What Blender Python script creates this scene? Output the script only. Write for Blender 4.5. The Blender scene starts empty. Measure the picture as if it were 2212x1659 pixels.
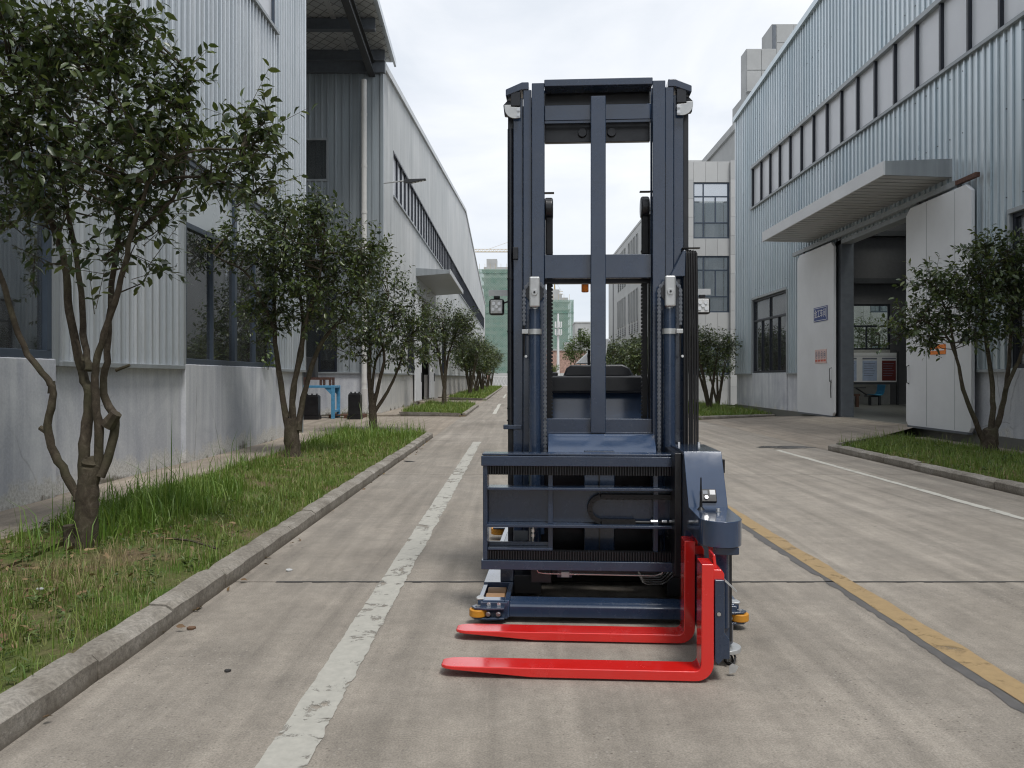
import bpy, bmesh, math, random
import numpy as np
from mathutils import Vector, Matrix

random.seed(7)
RNG = np.random.default_rng(11)
SC = bpy.context.scene
COL = SC.collection
PI = math.pi

# ------------------------------------------------------------------ camera
CAM_H = 1.45
F = 1725.0                       # focal length in pixels of a 2212 px wide picture
VU, VV = 1115.0, 815.0           # where the road vanishes in that picture
cam_d = bpy.data.cameras.new('camera')
cam = bpy.data.objects.new('camera', cam_d)
COL.objects.link(cam)
cam.location = (0, 0, CAM_H)
cam.rotation_euler = (PI / 2, 0, 0)
cam_d.sensor_width = 36
cam_d.lens = F / 2212 * 36
cam_d.shift_x = (1106 - VU) / 2212
cam_d.shift_y = (VV - 829.5) / 2212
cam_d.clip_start = 0.05
cam_d.clip_end = 4000
SC.camera = cam

# ------------------------------------------------------------------ sky and sun (thin bright overcast)
SUN_ELEV, SUN_ROT = math.radians(64), math.radians(150)
world = bpy.data.worlds.new('World')
SC.world = world
world.use_nodes = True
nt = world.node_tree
nt.nodes.clear()
w_out = nt.nodes.new('ShaderNodeOutputWorld')
w_mix = nt.nodes.new('ShaderNodeMixShader')
w_sky = nt.nodes.new('ShaderNodeTexSky')
w_sky.sky_type = 'NISHITA'
w_sky.sun_disc = False
w_sky.sun_elevation = SUN_ELEV
w_sky.sun_rotation = SUN_ROT
w_b1 = nt.nodes.new('ShaderNodeBackground')
w_b1.inputs['Strength'].default_value = 0.10
nt.links.new(w_sky.outputs[0], w_b1.inputs['Color'])
w_tc = nt.nodes.new('ShaderNodeTexCoord')
w_map = nt.nodes.new('ShaderNodeMapping')
w_map.inputs['Scale'].default_value = (1.0, 1.0, 2.6)
w_noise = nt.nodes.new('ShaderNodeTexNoise')
w_noise.inputs['Scale'].default_value = 2.6
w_noise.inputs['Detail'].default_value = 7
w_noise.inputs['Roughness'].default_value = 0.55
w_noise.inputs['Distortion'].default_value = 0.4
w_ramp = nt.nodes.new('ShaderNodeValToRGB')
w_ramp.color_ramp.elements[0].position = 0.32
w_ramp.color_ramp.elements[0].color = (0.52, 0.56, 0.615, 1)
w_ramp.color_ramp.elements[1].position = 0.68
w_ramp.color_ramp.elements[1].color = (0.74, 0.75, 0.77, 1)
nt.links.new(w_tc.outputs['Generated'], w_map.inputs['Vector'])
nt.links.new(w_map.outputs[0], w_noise.inputs['Vector'])
nt.links.new(w_noise.outputs[0], w_ramp.inputs[0])
w_b2 = nt.nodes.new('ShaderNodeBackground')
w_b2.inputs['Strength'].default_value = 1.0
nt.links.new(w_ramp.outputs[0], w_b2.inputs['Color'])
w_mix.inputs[0].default_value = 0.93
nt.links.new(w_b1.outputs[0], w_mix.inputs[1])
nt.links.new(w_b2.outputs[0], w_mix.inputs[2])
nt.links.new(w_mix.outputs[0], w_out.inputs['Surface'])

sun_d = bpy.data.lights.new('sun', 'SUN')
sun_d.energy = 1.5
sun_d.angle = math.radians(14)
sun_d.color = (1.0, 0.975, 0.94)
sun = bpy.data.objects.new('sun', sun_d)
COL.objects.link(sun)
_s = Vector((math.sin(SUN_ROT) * math.cos(SUN_ELEV), math.cos(SUN_ROT) * math.cos(SUN_ELEV), math.sin(SUN_ELEV)))
sun.rotation_euler = (-_s).to_track_quat('-Z', 'Y').to_euler()
sun.location = (0, 0, 30)

SC.view_settings.view_transform = 'Standard'
SC.view_settings.look = 'None'
SC.view_settings.exposure = 0.57
SC.view_settings.gamma = 1.0
SC.render.engine = 'CYCLES'
SC.cycles.filter_width = 1.15
SC.cycles.max_bounces = 8
SC.cycles.transparent_max_bounces = 16


# ------------------------------------------------------------------ helpers
def px(u, v, y):
    """a pixel of the 2212 px picture at distance y along the road"""
    return Vector(((u - VU) * y / F, y, CAM_H + (VV - v) * y / F))


def tag(o, label=None, cat=None, group=None, kind=None):
    if label:
        o['label'] = label
    if cat:
        o['category'] = cat
    if group:
        o['group'] = group
    if kind:
        o['kind'] = kind
    return o


def empty(name, loc=(0, 0, 0), rz=0.0):
    o = bpy.data.objects.new(name, None)
    o.empty_display_size = 0.2
    COL.objects.link(o)
    o.location = loc
    o.rotation_euler = (0, 0, rz)
    return o


class MB:
    def __init__(s):
        s.v, s.f = [], []

    def poly(s, pts):
        b = len(s.v)
        s.v += [tuple(p) for p in pts]
        s.f.append(tuple(range(b, b + len(pts))))
        return s

    def box(s, x0, x1, y0, y1, z0, z1):
        if x0 > x1: x0, x1 = x1, x0
        if y0 > y1: y0, y1 = y1, y0
        if z0 > z1: z0, z1 = z1, z0
        b = len(s.v)
        s.v += [(x0, y0, z0), (x1, y0, z0), (x1, y1, z0), (x0, y1, z0),
                (x0, y0, z1), (x1, y0, z1), (x1, y1, z1), (x0, y1, z1)]
        for q in ((0, 3, 2, 1), (4, 5, 6, 7), (0, 1, 5, 4), (1, 2, 6, 5), (2, 3, 7, 6), (3, 0, 4, 7)):
            s.f.append(tuple(b + i for i in q))
        return s

    def prism(s, pts, axis, a0, a1):
        """polygon extruded along an axis; pts are the other two coordinates in xyz order"""
        def mk(p, a):
            if axis == 'x': return (a, p[0], p[1])
            if axis == 'y': return (p[0], a, p[1])
            return (p[0], p[1], a)
        area = sum(pts[i][0] * pts[(i + 1) % len(pts)][1] - pts[(i + 1) % len(pts)][0] * pts[i][1] for i in range(len(pts)))
        if (area < 0) != (axis == 'y'):
            pts = list(reversed(pts))
        n = len(pts)
        b = len(s.v)
        s.v += [mk(p, a0) for p in pts] + [mk(p, a1) for p in pts]
        s.f.append(tuple(b + i for i in reversed(range(n))))
        s.f.append(tuple(b + n + i for i in range(n)))
        for i in range(n):
            j = (i + 1) % n
            s.f.append((b + i, b + j, b + n + j, b + n + i))
        return s

    def cyl(s, c, r, h, axis='z', n=16, r2=None, cap=True):
        r2 = r if r2 is None else r2
        b = len(s.v)
        for k, rr in ((0, r), (1, r2)):
            for i in range(n):
                a = 2 * PI * i / n
                p, q = math.cos(a) * rr, math.sin(a) * rr
                d = h * k
                if axis == 'z': s.v.append((c[0] + p, c[1] + q, c[2] + d))
                elif axis == 'x': s.v.append((c[0] + d, c[1] + p, c[2] + q))
                else: s.v.append((c[0] + q, c[1] + d, c[2] + p))
        for i in range(n):
            j = (i + 1) % n
            s.f.append((b + i, b + j, b + n + j, b + n + i))
        if cap:
            s.f.append(tuple(b + i for i in reversed(range(n))))
            s.f.append(tuple(b + n + i for i in range(n)))
        return s

    def tube(s, pts, radii, n=8, cap=True):
        pts = [Vector(p) for p in pts]
        if not hasattr(radii, '__len__'):
            radii = [radii] * len(pts)
        up = Vector((0.31, 0.83, 0.46)).normalized()
        rings = []
        for i, p in enumerate(pts):
            d = (pts[min(i + 1, len(pts) - 1)] - pts[max(i - 1, 0)])
            if d.length < 1e-7: d = Vector((0, 0, 1))
            d.normalize()
            x = up - d * up.dot(d)
            if x.length < 1e-3: x = d.orthogonal()
            x.normalize()
            up = x
            y = d.cross(x)
            b = len(s.v)
            for k in range(n):
                a = 2 * PI * k / n
                s.v.append(tuple(p + (x * math.cos(a) + y * math.sin(a)) * radii[i]))
            rings.append(b)
        for a, b in zip(rings, rings[1:]):
            for k in range(n):
                j = (k + 1) % n
                s.f.append((a + k, a + j, b + j, b + k))
        if cap:
            s.f.append(tuple(rings[0] + k for k in reversed(range(n))))
            s.f.append(tuple(rings[-1] + k for k in range(n)))
        return s

    def mesh(s, name):
        m = bpy.data.meshes.new(name)
        m.from_pydata(s.v, [], s.f)
        m.update()
        return m

    def build(s, name, mat, parent=None, bevel=0.0, smooth=False, seg=2, loc=None):
        o = bpy.data.objects.new(name, s.mesh(name))
        COL.objects.link(o)
        if mat is not None:
            o.data.materials.append(mat)
        if parent is not None:
            o.parent = parent
        if loc is not None:
            o.location = loc
        if smooth or bevel:
            for p in o.data.polygons:
                p.use_smooth = True
            md = None
            if bevel:
                md = o.modifiers.new('bevel', 'BEVEL')
                md.width = bevel
                md.segments = seg
                md.limit_method = 'ANGLE'
                md.angle_limit = math.radians(35)
                md.harden_normals = True
            else:
                set_sharp(o.data, 40)
        return o


def set_sharp(me, deg):
    try:
        me.set_sharp_from_angle(angle=math.radians(deg))
    except Exception:
        pass


def inst(src, name, parent, loc, rot=None, scale=None):
    o = bpy.data.objects.new(name, src.data if hasattr(src, 'data') else src)
    COL.objects.link(o)
    o.parent = parent
    o.location = loc
    if rot is not None:
        o.rotation_euler = rot
    if scale is not None:
        o.scale = scale
    return o


def np_mesh(name, verts, tris):
    m = bpy.data.meshes.new(name)
    verts = np.ascontiguousarray(verts, dtype=np.float32)
    tris = np.ascontiguousarray(tris, dtype=np.int32)
    m.vertices.add(len(verts))
    m.vertices.foreach_set('co', verts.ravel())
    m.loops.add(tris.size)
    m.loops.foreach_set('vertex_index', tris.ravel())
    m.polygons.add(len(tris))
    m.polygons.foreach_set('loop_start', np.arange(0, tris.size, 3, dtype=np.int32))
    m.polygons.foreach_set('loop_total', np.full(len(tris), 3, dtype=np.int32))
    m.update(calc_edges=True)
    m.validate()
    return m


# ------------------------------------------------------------------ materials
class NT:
    def __init__(s, name):
        s.m = bpy.data.materials.new(name)
        s.m.use_nodes = True
        s.t = s.m.node_tree
        s.bsdf = s.t.nodes['Principled BSDF']
        s.out = s.t.nodes['Material Output']

    def n(s, kind, **kw):
        nd = s.t.nodes.new('ShaderNode' + kind)
        for k, v in kw.items():
            setattr(nd, k, v)
        return nd

    def l(s, a, b):
        s.t.links.new(a, b)

    def pos(s, scale=(1, 1, 1), obj=False):
        mp = s.n('Mapping')
        mp.inputs['Scale'].default_value = scale
        if obj:
            s.l(s.n('TexCoord').outputs['Object'], mp.inputs[0])
        else:
            s.l(s.n('NewGeometry').outputs['Position'], mp.inputs[0])
        return mp.outputs[0]

    def noise(s, vec, scale, detail=4, rough=0.55, dist=0.0):
        nd = s.n('TexNoise')
        nd.inputs['Scale'].default_value = scale
        nd.inputs['Detail'].default_value = detail
        nd.inputs['Roughness'].default_value = rough
        nd.inputs['Distortion'].default_value = dist
        s.l(vec, nd.inputs['Vector'])
        return nd.outputs[0]

    def ramp(s, fac, stops):
        nd = s.n('ValToRGB')
        cr = nd.color_ramp
        while len(cr.elements) < len(stops):
            cr.elements.new(0.5)
        for e, (p, c) in zip(cr.elements, stops):
            e.position = p
            e.color = (c, c, c, 1) if not hasattr(c, '__len__') else (*c, 1)
        s.l(fac, nd.inputs[0])
        return nd.outputs[0]

    def mix(s, fac, a, b, mode='MIX'):
        nd = s.n('Mix', data_type='RGBA', blend_type=mode)
        for i, val in ((0, fac), (6, a), (7, b)):
            sock = nd.inputs[i]
            if hasattr(val, 'links'):
                s.l(val, sock)
            elif hasattr(val, '__len__'):
                sock.default_value = (*val, 1)
            else:
                sock.default_value = val if i == 0 else (val, val, val, 1)
        return nd.outputs[2]

    def math(s, op, a, b=0.0):
        nd = s.n('Math', operation=op)
        for sock, val in ((nd.inputs[0], a), (nd.inputs[1], b)):
            if hasattr(val, 'links'):
                s.l(val, sock)
            else:
                sock.default_value = val
        return nd.outputs[0]

    def bump(s, h, strength=0.3, dist=0.01):
        nd = s.n('Bump')
        nd.inputs['Strength'].default_value = strength
        nd.inputs['Distance'].default_value = dist
        s.l(h, nd.inputs['Height'])
        s.l(nd.outputs[0], s.bsdf.inputs['Normal'])

    def set(s, col=None, rough=None, metal=None, spec=None, coat=None):
        for key, val in (('Base Color', col), ('Roughness', rough), ('Metallic', metal),
                         ('Specular IOR Level', spec), ('Coat Weight', coat)):
            if val is None: continue
            sock = s.bsdf.inputs[key]
            if hasattr(val, 'links'):
                s.l(val, sock)
            elif key == 'Base Color':
                sock.default_value = (*val, 1)
            else:
                sock.default_value = val
        return s


M = {}


def simple(name, col, rough=0.5, metal=0.0, var=0.12, scale=6.0, coat=0.0, bump=0.0, spec=0.5):
    t = NT(name)
    n = t.noise(t.pos(), scale, 5, 0.6)
    lo = tuple(c * (1 - var) for c in col)
    hi = tuple(min(1, c * (1 + var)) for c in col)
    t.set(t.ramp(n, [(0.3, lo), (0.7, hi)]), t.ramp(n, [(0.3, max(0, rough - 0.06)), (0.7, min(1, rough + 0.06))]), metal, spec, coat)
    if bump:
        t.bump(t.noise(t.pos(), scale * 14, 3), bump, 0.004)
    M[name] = t.m
    return t.m


def mat_road(name, tint=(1, 1, 1)):
    t = NT(name)
    p = t.pos()
    big = t.noise(p, 0.35, 5, 0.6)
    med = t.noise(p, 2.2, 6, 0.65, 0.4)
    streak = t.noise(t.pos((5.0, 0.22, 1)), 1.0, 6, 0.6, 0.6)
    fine = t.noise(p, 110, 3, 0.8)
    col = t.ramp(big, [(0.3, (0.235 * tint[0], 0.215 * tint[1], 0.190 * tint[2])), (0.7, (0.305 * tint[0], 0.283 * tint[1], 0.256 * tint[2]))])
    col = t.mix(0.55, col, t.ramp(med, [(0.25, 0.33), (0.75, 0.71)]), 'OVERLAY')
    mid = t.noise(p, 13, 8, 0.75, 0.3)
    col = t.mix(0.26, col, t.ramp(mid, [(0.3, 0.24), (0.7, 0.78)]), 'OVERLAY')
    col = t.mix(0.42, col, t.ramp(streak, [(0.3, 0.25), (0.7, 0.78)]), 'OVERLAY')
    col = t.mix(0.4, col, t.ramp(fine, [(0.32, 0.15), (0.68, 0.88)]), 'OVERLAY')
    agg = t.n('TexVoronoi')
    agg.inputs['Scale'].default_value = 42
    t.l(p, agg.inputs['Vector'])
    sp_ = t.math('MULTIPLY', t.ramp(agg.outputs['Distance'], [(0.12, 1.0), (0.3, 0.0)]), t.ramp(t.noise(p, 0.9, 5, 0.6), [(0.45, 0.0), (0.62, 0.75)]))
    col = t.mix(sp_, col, t.ramp(agg.outputs['Color'], [(0.3, (0.09, 0.075, 0.06)), (0.75, (0.42, 0.39, 0.35))]))
    # small dark spots
    vor = t.n('TexVoronoi')
    vor.inputs['Scale'].default_value = 5.5
    vor.inputs['Randomness'].default_value = 1.0
    t.l(p, vor.inputs['Vector'])
    spot = t.ramp(vor.outputs['Distance'], [(0.035, 0.75), (0.075, 0.0)])
    spot = t.math('MULTIPLY', spot, t.ramp(t.noise(p, 1.7, 3), [(0.52, 0.0), (0.6, 1.0)]))
    col = t.mix(spot, col, (0.07, 0.063, 0.055))
    # rubbed oily patches
    oil = t.ramp(t.noise(t.pos((1.2, 0.5, 1)), 0.8, 6, 0.62, 1.0), [(0.54, 0.0), (0.76, 0.42)])
    col = t.mix(oil, col, (0.15, 0.135, 0.118))
    t.set(col, t.ramp(med, [(0.3, 0.72), (0.7, 0.92)]), 0, 0.35)
    hgt = t.math('ADD', t.math('MULTIPLY', fine, 0.5), t.math('MULTIPLY', med, 0.6))
    t.bump(hgt, 0.45, 0.006)
    M[name] = t.m


mat_road('road_concrete', (0.985, 0.953, 0.905))
mat_road('yard_concrete', (1.04, 0.96, 0.87))


def mat_paint(name, col, wear_lo, wear_hi, under=(0.25, 0.23, 0.2)):
    t = NT(name)
    p = t.pos()
    n1 = t.noise(p, 6.0, 8, 0.72, 0.5)
    n2 = t.noise(p, 1.1, 3, 0.5)
    w = t.math('ADD', t.math('MULTIPLY', n1, 0.8), t.math('MULTIPLY', n2, 0.35))
    mask = t.ramp(w, [(wear_lo, 0.0), (wear_hi, 1.0)])
    dirt = t.noise(p, 18, 5, 0.7)
    c = t.mix(t.ramp(dirt, [(0.35, 0.0), (0.75, 0.55)]), col, tuple(x * 0.62 for x in col))
    t.set(c, 0.75)
    t.bump(n1, 0.3, 0.004)
    tr = t.n('BsdfTransparent')
    mx = t.n('MixShader')
    t.l(mask, mx.inputs[0])
    t.l(t.bsdf.outputs[0], mx.inputs[1])
    t.l(tr.outputs[0], mx.inputs[2])
    t.l(mx.outputs[0], t.out.inputs['Surface'])
    M[name] = t.m


mat_paint('line_white', (0.47, 0.455, 0.405), 0.615, 0.68)
mat_paint('line_white_thin', (0.56, 0.54, 0.48), 0.64, 0.74)
mat_paint('line_yellow', (0.375, 0.262, 0.13), 0.63, 0.80)


def mat_kerb():
    t = NT('kerb_concrete')
    p = t.pos()
    a = t.noise(p, 3.0, 7, 0.68, 0.3)
    b = t.noise(p, 45, 4, 0.7)
    col = t.ramp(a, [(0.25, (0.14, 0.122, 0.10)), (0.5, (0.25, 0.228, 0.195)), (0.75, (0.36, 0.335, 0.30))])
    col = t.mix(0.5, col, t.ramp(b, [(0.3, 0.2), (0.7, 0.85)]), 'OVERLAY')
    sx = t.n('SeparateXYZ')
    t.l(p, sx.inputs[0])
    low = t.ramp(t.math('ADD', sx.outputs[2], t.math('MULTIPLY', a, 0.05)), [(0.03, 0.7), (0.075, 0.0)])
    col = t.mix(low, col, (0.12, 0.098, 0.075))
    t.set(col, 0.9, 0, 0.3)
    t.bump(t.math('ADD', a, t.math('MULTIPLY', b, 0.4)), 0.7, 0.012)
    M['kerb'] = t.m


mat_kerb()


def mat_soil():
    t = NT('soil_turf')
    p = t.pos()
    a = t.noise(p, 1.3, 6, 0.65, 0.4)
    b = t.noise(p, 28, 5, 0.75)
    col = t.ramp(a, [(0.38, (0.19, 0.14, 0.085)), (0.50, (0.13, 0.14, 0.05)), (0.64, (0.085, 0.145, 0.028))])
    col = t.mix(0.6, col, t.ramp(b, [(0.25, 0.15), (0.75, 0.85)]), 'OVERLAY')
    t.set(col, 0.95, 0, 0.2)
    t.bump(b, 0.9, 0.03)
    M['soil'] = t.m


mat_soil()


def mat_leafy(name, stops, rough, trans=0.15, spec=0.5, big=0.3):
    t = NT(name)
    g = t.n('NewGeometry')
    n = t.noise(t.pos(), 1.6, 3)
    f = t.math('ADD', t.math('MULTIPLY', g.outputs['Random Per Island'], 1 - big), t.math('MULTIPLY', n, big))
    col = t.ramp(f, stops)
    t.set(col, rough, 0, spec)
    tl = t.n('BsdfTranslucent')
    t.l(t.mix(0.5, col, (0.14, 0.2, 0.02)), tl.inputs['Color'])
    mx = t.n('MixShader')
    mx.inputs[0].default_value = trans
    t.l(t.bsdf.outputs[0], mx.inputs[1])
    t.l(tl.outputs[0], mx.inputs[2])
    t.l(mx.outputs[0], t.out.inputs['Surface'])
    M[name] = t.m


mat_leafy('leaf', [(0.08, (0.022, 0.036, 0.022)), (0.4, (0.045, 0.068, 0.03)), (0.7, (0.09, 0.125, 0.036)), (0.93, (0.17, 0.19, 0.05))], 0.34, 0.18, 0.6)
mat_leafy('leaf_light', [(0.1, (0.05, 0.085, 0.022)), (0.5, (0.085, 0.13, 0.03)), (0.95, (0.14, 0.19, 0.05))], 0.45, 0.2)
mat_leafy('grass', [(0.2, (0.10, 0.185, 0.028)), (0.45, (0.16, 0.25, 0.042)), (0.62, (0.235, 0.30, 0.068)), (0.76, (0.30, 0.31, 0.11)), (0.9, (0.42, 0.35, 0.19))], 0.5, 0.3, 0.5, 0.5)
mat_leafy('grass_tall', [(0.15, (0.10, 0.20, 0.026)), (0.5, (0.16, 0.28, 0.042)), (0.85, (0.27, 0.36, 0.085))], 0.45, 0.35)
mat_leafy('grass_dry', [(0.1, (0.28, 0.21, 0.11)), (0.6, (0.40, 0.32, 0.18)), (0.95, (0.22, 0.23, 0.08))], 0.7, 0.2)


def mat_bark():
    t = NT('bark')
    p = t.pos((1, 1, 0.35))
    a = t.noise(t.pos((1, 1, 0.8)), 16, 7, 0.72, 0.6)
    b = t.noise(t.pos(), 3, 4)
    col = t.ramp(a, [(0.3, (0.035, 0.027, 0.02)), (0.55, (0.085, 0.068, 0.05)), (0.75, (0.17, 0.145, 0.11))])
    col = t.mix(t.ramp(b, [(0.45, 0.0), (0.7, 0.45)]), col, (0.075, 0.08, 0.04))
    t.set(col, 0.9, 0, 0.25)
    t.bump(a, 0.6, 0.012)
    M['bark'] = t.m


mat_bark()


def mat_clad(name, base, tint2, rough=0.42, metal=0.25):
    t = NT(name)
    s = t.noise(t.pos((3.0, 3.0, 0.10)), 1.5, 6, 0.65)
    b = t.noise(t.pos(), 0.22, 4, 0.55, 0.6)
    col = t.ramp(b, [(0.3, base), (0.7, tint2)])
    col = t.mix(0.45, col, t.ramp(s, [(0.3, 0.33), (0.7, 0.70)]), 'OVERLAY')
    oi = t.n('ObjectInfo')
    col = t.mix(0.30, col, t.ramp(oi.outputs['Random'], [(0.0, 0.36), (1.0, 0.62)]), 'OVERLAY')
    dirt = t.ramp(t.noise(t.pos((4, 4, 0.22)), 1.0, 7, 0.75), [(0.55, 0.0), (0.78, 0.55)])
    col = t.mix(dirt, col, tuple(c * 0.55 for c in base))
    t.set(col, t.ramp(s, [(0.3, rough - 0.1), (0.7, rough + 0.12)]), metal, 0.5)
    t.bump(t.noise(t.pos((1, 1, 0.3)), 2.5, 3), 0.12, 0.02)
    M[name] = t.m


mat_clad('clad_left', (0.56, 0.60, 0.63), (0.66, 0.69, 0.715), 0.34, 0.6)
mat_clad('clad_far', (0.52, 0.54, 0.545), (0.60, 0.61, 0.61), 0.42, 0.35)
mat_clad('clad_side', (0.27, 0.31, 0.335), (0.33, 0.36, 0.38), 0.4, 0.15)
mat_clad('clad_right', (0.54, 0.61, 0.645), (0.62, 0.68, 0.715), 0.34, 0.6)
simple('door_white', (0.66, 0.675, 0.69), 0.45, 0.0, var=0.07, scale=0.9)
mat_clad('flashing', (0.27, 0.295, 0.31), (0.34, 0.365, 0.38), 0.45, 0.2)


def mat_plaster(name, c1, c2, blue):
    t = NT(name)
    p = t.pos()
    a = t.noise(p, 0.9, 6, 0.6, 0.6)
    s = t.noise(t.pos((3.2, 3.2, 0.3)), 1.2, 6, 0.6, 0.5)
    f = t.noise(p, 30, 5, 0.7)
    col = t.ramp(a, [(0.3, c1), (0.65, c2)])
    col = t.mix(t.ramp(s, [(0.42, 0.0), (0.72, 0.6)]), col, blue)
    ws2 = t.noise(t.pos((5.0, 5.0, 0.12)), 1.3, 6, 0.65, 0.2)
    col = t.mix(t.ramp(ws2, [(0.56, 0.0), (0.75, 0.6)]), col, (0.66, 0.67, 0.69))
    col = t.mix(0.25, col, t.ramp(f, [(0.3, 0.3), (0.7, 0.75)]), 'OVERLAY')
    sx = t.n('SeparateXYZ')
    t.l(p, sx.inputs[0])
    # flaking and mud along the foot of the wall
    z = t.math('ADD', sx.outputs[2], t.math('MULTIPLY', t.noise(p, 1.4, 8, 0.72), -1.0))
    flake = t.ramp(t.math('ADD', z, 0.5), [(0.25, 0.85), (0.36, 0.0)])
    col = t.mix(flake, col, t.ramp(f, [(0.35, (0.42, 0.40, 0.36)), (0.6, (0.68, 0.67, 0.64))]))
    mud = t.ramp(t.math('ADD', z, 0.5), [(0.03, 0.85), (0.12, 0.0)])
    col = t.mix(mud, col, (0.12, 0.10, 0.065))
    # hairline cracks
    vor = t.n('TexVoronoi', feature='DISTANCE_TO_EDGE')
    vor.inputs['Scale'].default_value = 0.45
    wp = t.n('Mix', data_type='VECTOR')
    wp.inputs[0].default_value = 0.12
    nn = t.n('TexNoise')
    nn.inputs['Scale'].default_value = 3.0
    t.l(p, nn.inputs['Vector'])
    t.l(p, wp.inputs[4])
    t.l(nn.outputs['Color'], wp.inputs[5])
    t.l(wp.outputs[1], vor.inputs['Vector'])
    crack = t.ramp(vor.outputs['Distance'], [(0.0, 0.55), (0.006, 0.0)])
    crack = t.math('MULTIPLY', crack, t.ramp(t.noise(p, 0.5, 2), [(0.5, 0.0), (0.6, 1.0)]))
    col = t.mix(crack, col, (0.12, 0.12, 0.13))
    t.set(col, 0.85, 0, 0.3)
    t.bump(t.math('ADD', t.math('MULTIPLY', a, 0.8), t.math('MULTIPLY', f, 0.35)), 0.45, 0.012)
    M[name] = t.m


mat_plaster('plinth', (0.44, 0.455, 0.495), (0.66, 0.67, 0.69), (0.34, 0.355, 0.415))
mat_plaster('plinth_far', (0.50, 0.49, 0.47), (0.60, 0.58, 0.55), (0.40, 0.40, 0.42))

simple('frame_blue', (0.060, 0.080, 0.11), 0.4, 0.2)
simple('frame_dark', (0.02, 0.024, 0.034), 0.4, 0.2)
simple('steel_dark', (0.055, 0.058, 0.062), 0.5, 0.3)
simple('steel_grey', (0.13, 0.145, 0.165), 0.45, 0.2)
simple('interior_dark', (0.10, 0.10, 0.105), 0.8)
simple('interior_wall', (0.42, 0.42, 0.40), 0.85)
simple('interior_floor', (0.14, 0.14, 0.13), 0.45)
simple('curtain', (0.66, 0.66, 0.60), 0.9, var=0.2, scale=3)
simple('pvc_white', (0.66, 0.65, 0.62), 0.4, var=0.06)
simple('rust', (0.10, 0.050, 0.036), 0.85, var=0.5, scale=20, bump=0.4)
simple('black_paint', (0.012, 0.012, 0.014), 0.35, var=0.3)
simple('table_blue', (0.09, 0.30, 0.50), 0.45, var=0.2, scale=8)
simple('wood_dark', (0.11, 0.05, 0.03), 0.8, var=0.4, scale=18)
simple('gravel_ground', (0.20, 0.19, 0.165), 0.95, var=0.25, scale=0.3)
simple('sealant', (0.04, 0.038, 0.037), 0.8, var=0.3, scale=10)
simple('tar', (0.105, 0.10, 0.096), 0.7, var=0.2, scale=12)
simple('wet_concrete', (0.075, 0.066, 0.056), 0.25, var=0.25, scale=4)
simple('brick_red', (0.40, 0.26, 0.21), 0.9, var=0.35, scale=2.2)
simple('concrete_grey', (0.40, 0.405, 0.40), 0.85, var=0.12, scale=0.6)
simple('wall_pale', (0.50, 0.505, 0.50), 0.85, var=0.08, scale=0.4)
simple('pane_plain', (0.50, 0.54, 0.56), 0.3, var=0.05, scale=0.7)


def mat_strip():
    t = NT('pane_strip')
    n = t.noise(t.pos(), 0.8, 4)
    c = t.ramp(n, [(0.3, (0.68, 0.70, 0.735)), (0.7, (0.75, 0.77, 0.80))])
    t.set(c, 0.3, 0, 0.5)
    tl = t.n('BsdfTranslucent')
    t.l(c, tl.inputs['Color'])
    mx = t.n('MixShader')
    mx.inputs[0].default_value = 0.12
    t.l(t.bsdf.outputs[0], mx.inputs[1])
    t.l(tl.outputs[0], mx.inputs[2])
    t.l(mx.outputs[0], t.out.inputs['Surface'])
    M['pane_strip'] = t.m


mat_strip()
simple('crane_yellow', (0.42, 0.32, 0.16), 0.6)
simple('white_paint', (0.70, 0.70, 0.70), 0.45, var=0.05)
simple('sign_blue', (0.018, 0.045, 0.20), 0.45, var=0.08)
simple('sign_white', (0.74, 0.74, 0.74), 0.5, var=0.05)
simple('sign_pink', (0.62, 0.46, 0.43), 0.55, var=0.08)
simple('sign_red', (0.52, 0.10, 0.06), 0.5)
simple('board_red', (0.12, 0.012, 0.010), 0.5)
simple('board_text', (0.16, 0.17, 0.22), 0.6)
simple('board_blue', (0.36, 0.43, 0.58), 0.6)
simple('orange', (0.75, 0.20, 0.02), 0.4)
simple('chair_blue', (0.045, 0.28, 0.48), 0.35, var=0.05)
simple('red_plastic', (0.62, 0.06, 0.035), 0.45)
simple('shelf_blue', (0.05, 0.22, 0.52), 0.45)
simple('litter_brown', (0.16, 0.09, 0.05), 0.9, var=0.3)


def mat_glass(name, tint, refl=0.10, rough=0.03, dirt=0.25):
    t = NT(name)
    t.t.nodes.remove(t.bsdf)
    tr = t.n('BsdfTransparent')
    tr.inputs[0].default_value = (*tint, 1)
    gl = t.n('BsdfGlossy')
    gl.inputs['Roughness'].default_value = rough
    gl.inputs['Color'].default_value = (0.93, 0.96, 1, 1)
    df = t.n('BsdfDiffuse')
    df.inputs[0].default_value = (0.30, 0.31, 0.31, 1)
    fr = t.n('Fresnel')
    fr.inputs[0].default_value = 1.6
    m1, m2 = t.n('MixShader'), t.n('MixShader')
    d = t.ramp(t.noise(t.pos((1, 1, 0.4)), 2.2, 6, 0.7), [(0.3, dirt * 0.25), (0.75, dirt)])
    t.l(d, m1.inputs[0])
    t.l(tr.outputs[0], m1.inputs[1])
    t.l(df.outputs[0], m1.inputs[2])
    t.l(t.math('ADD', fr.outputs[0], refl), m2.inputs[0])
    t.l(m1.outputs[0], m2.inputs[1])
    t.l(gl.outputs[0], m2.inputs[2])
    t.l(m2.outputs[0], t.out.inputs['Surface'])
    M[name] = t.m


mat_glass('glass', (0.80, 0.84, 0.82), 0.15, 0.02, 0.26)
mat_glass('glass_clear', (0.80, 0.84, 0.82), 0.02, 0.02, 0.12)
mat_glass('glass_office', (0.40, 0.50, 0.52), 0.42, 0.03, 0.5)  # raised diffuse share paints some pale sky reflection into the panes


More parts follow.
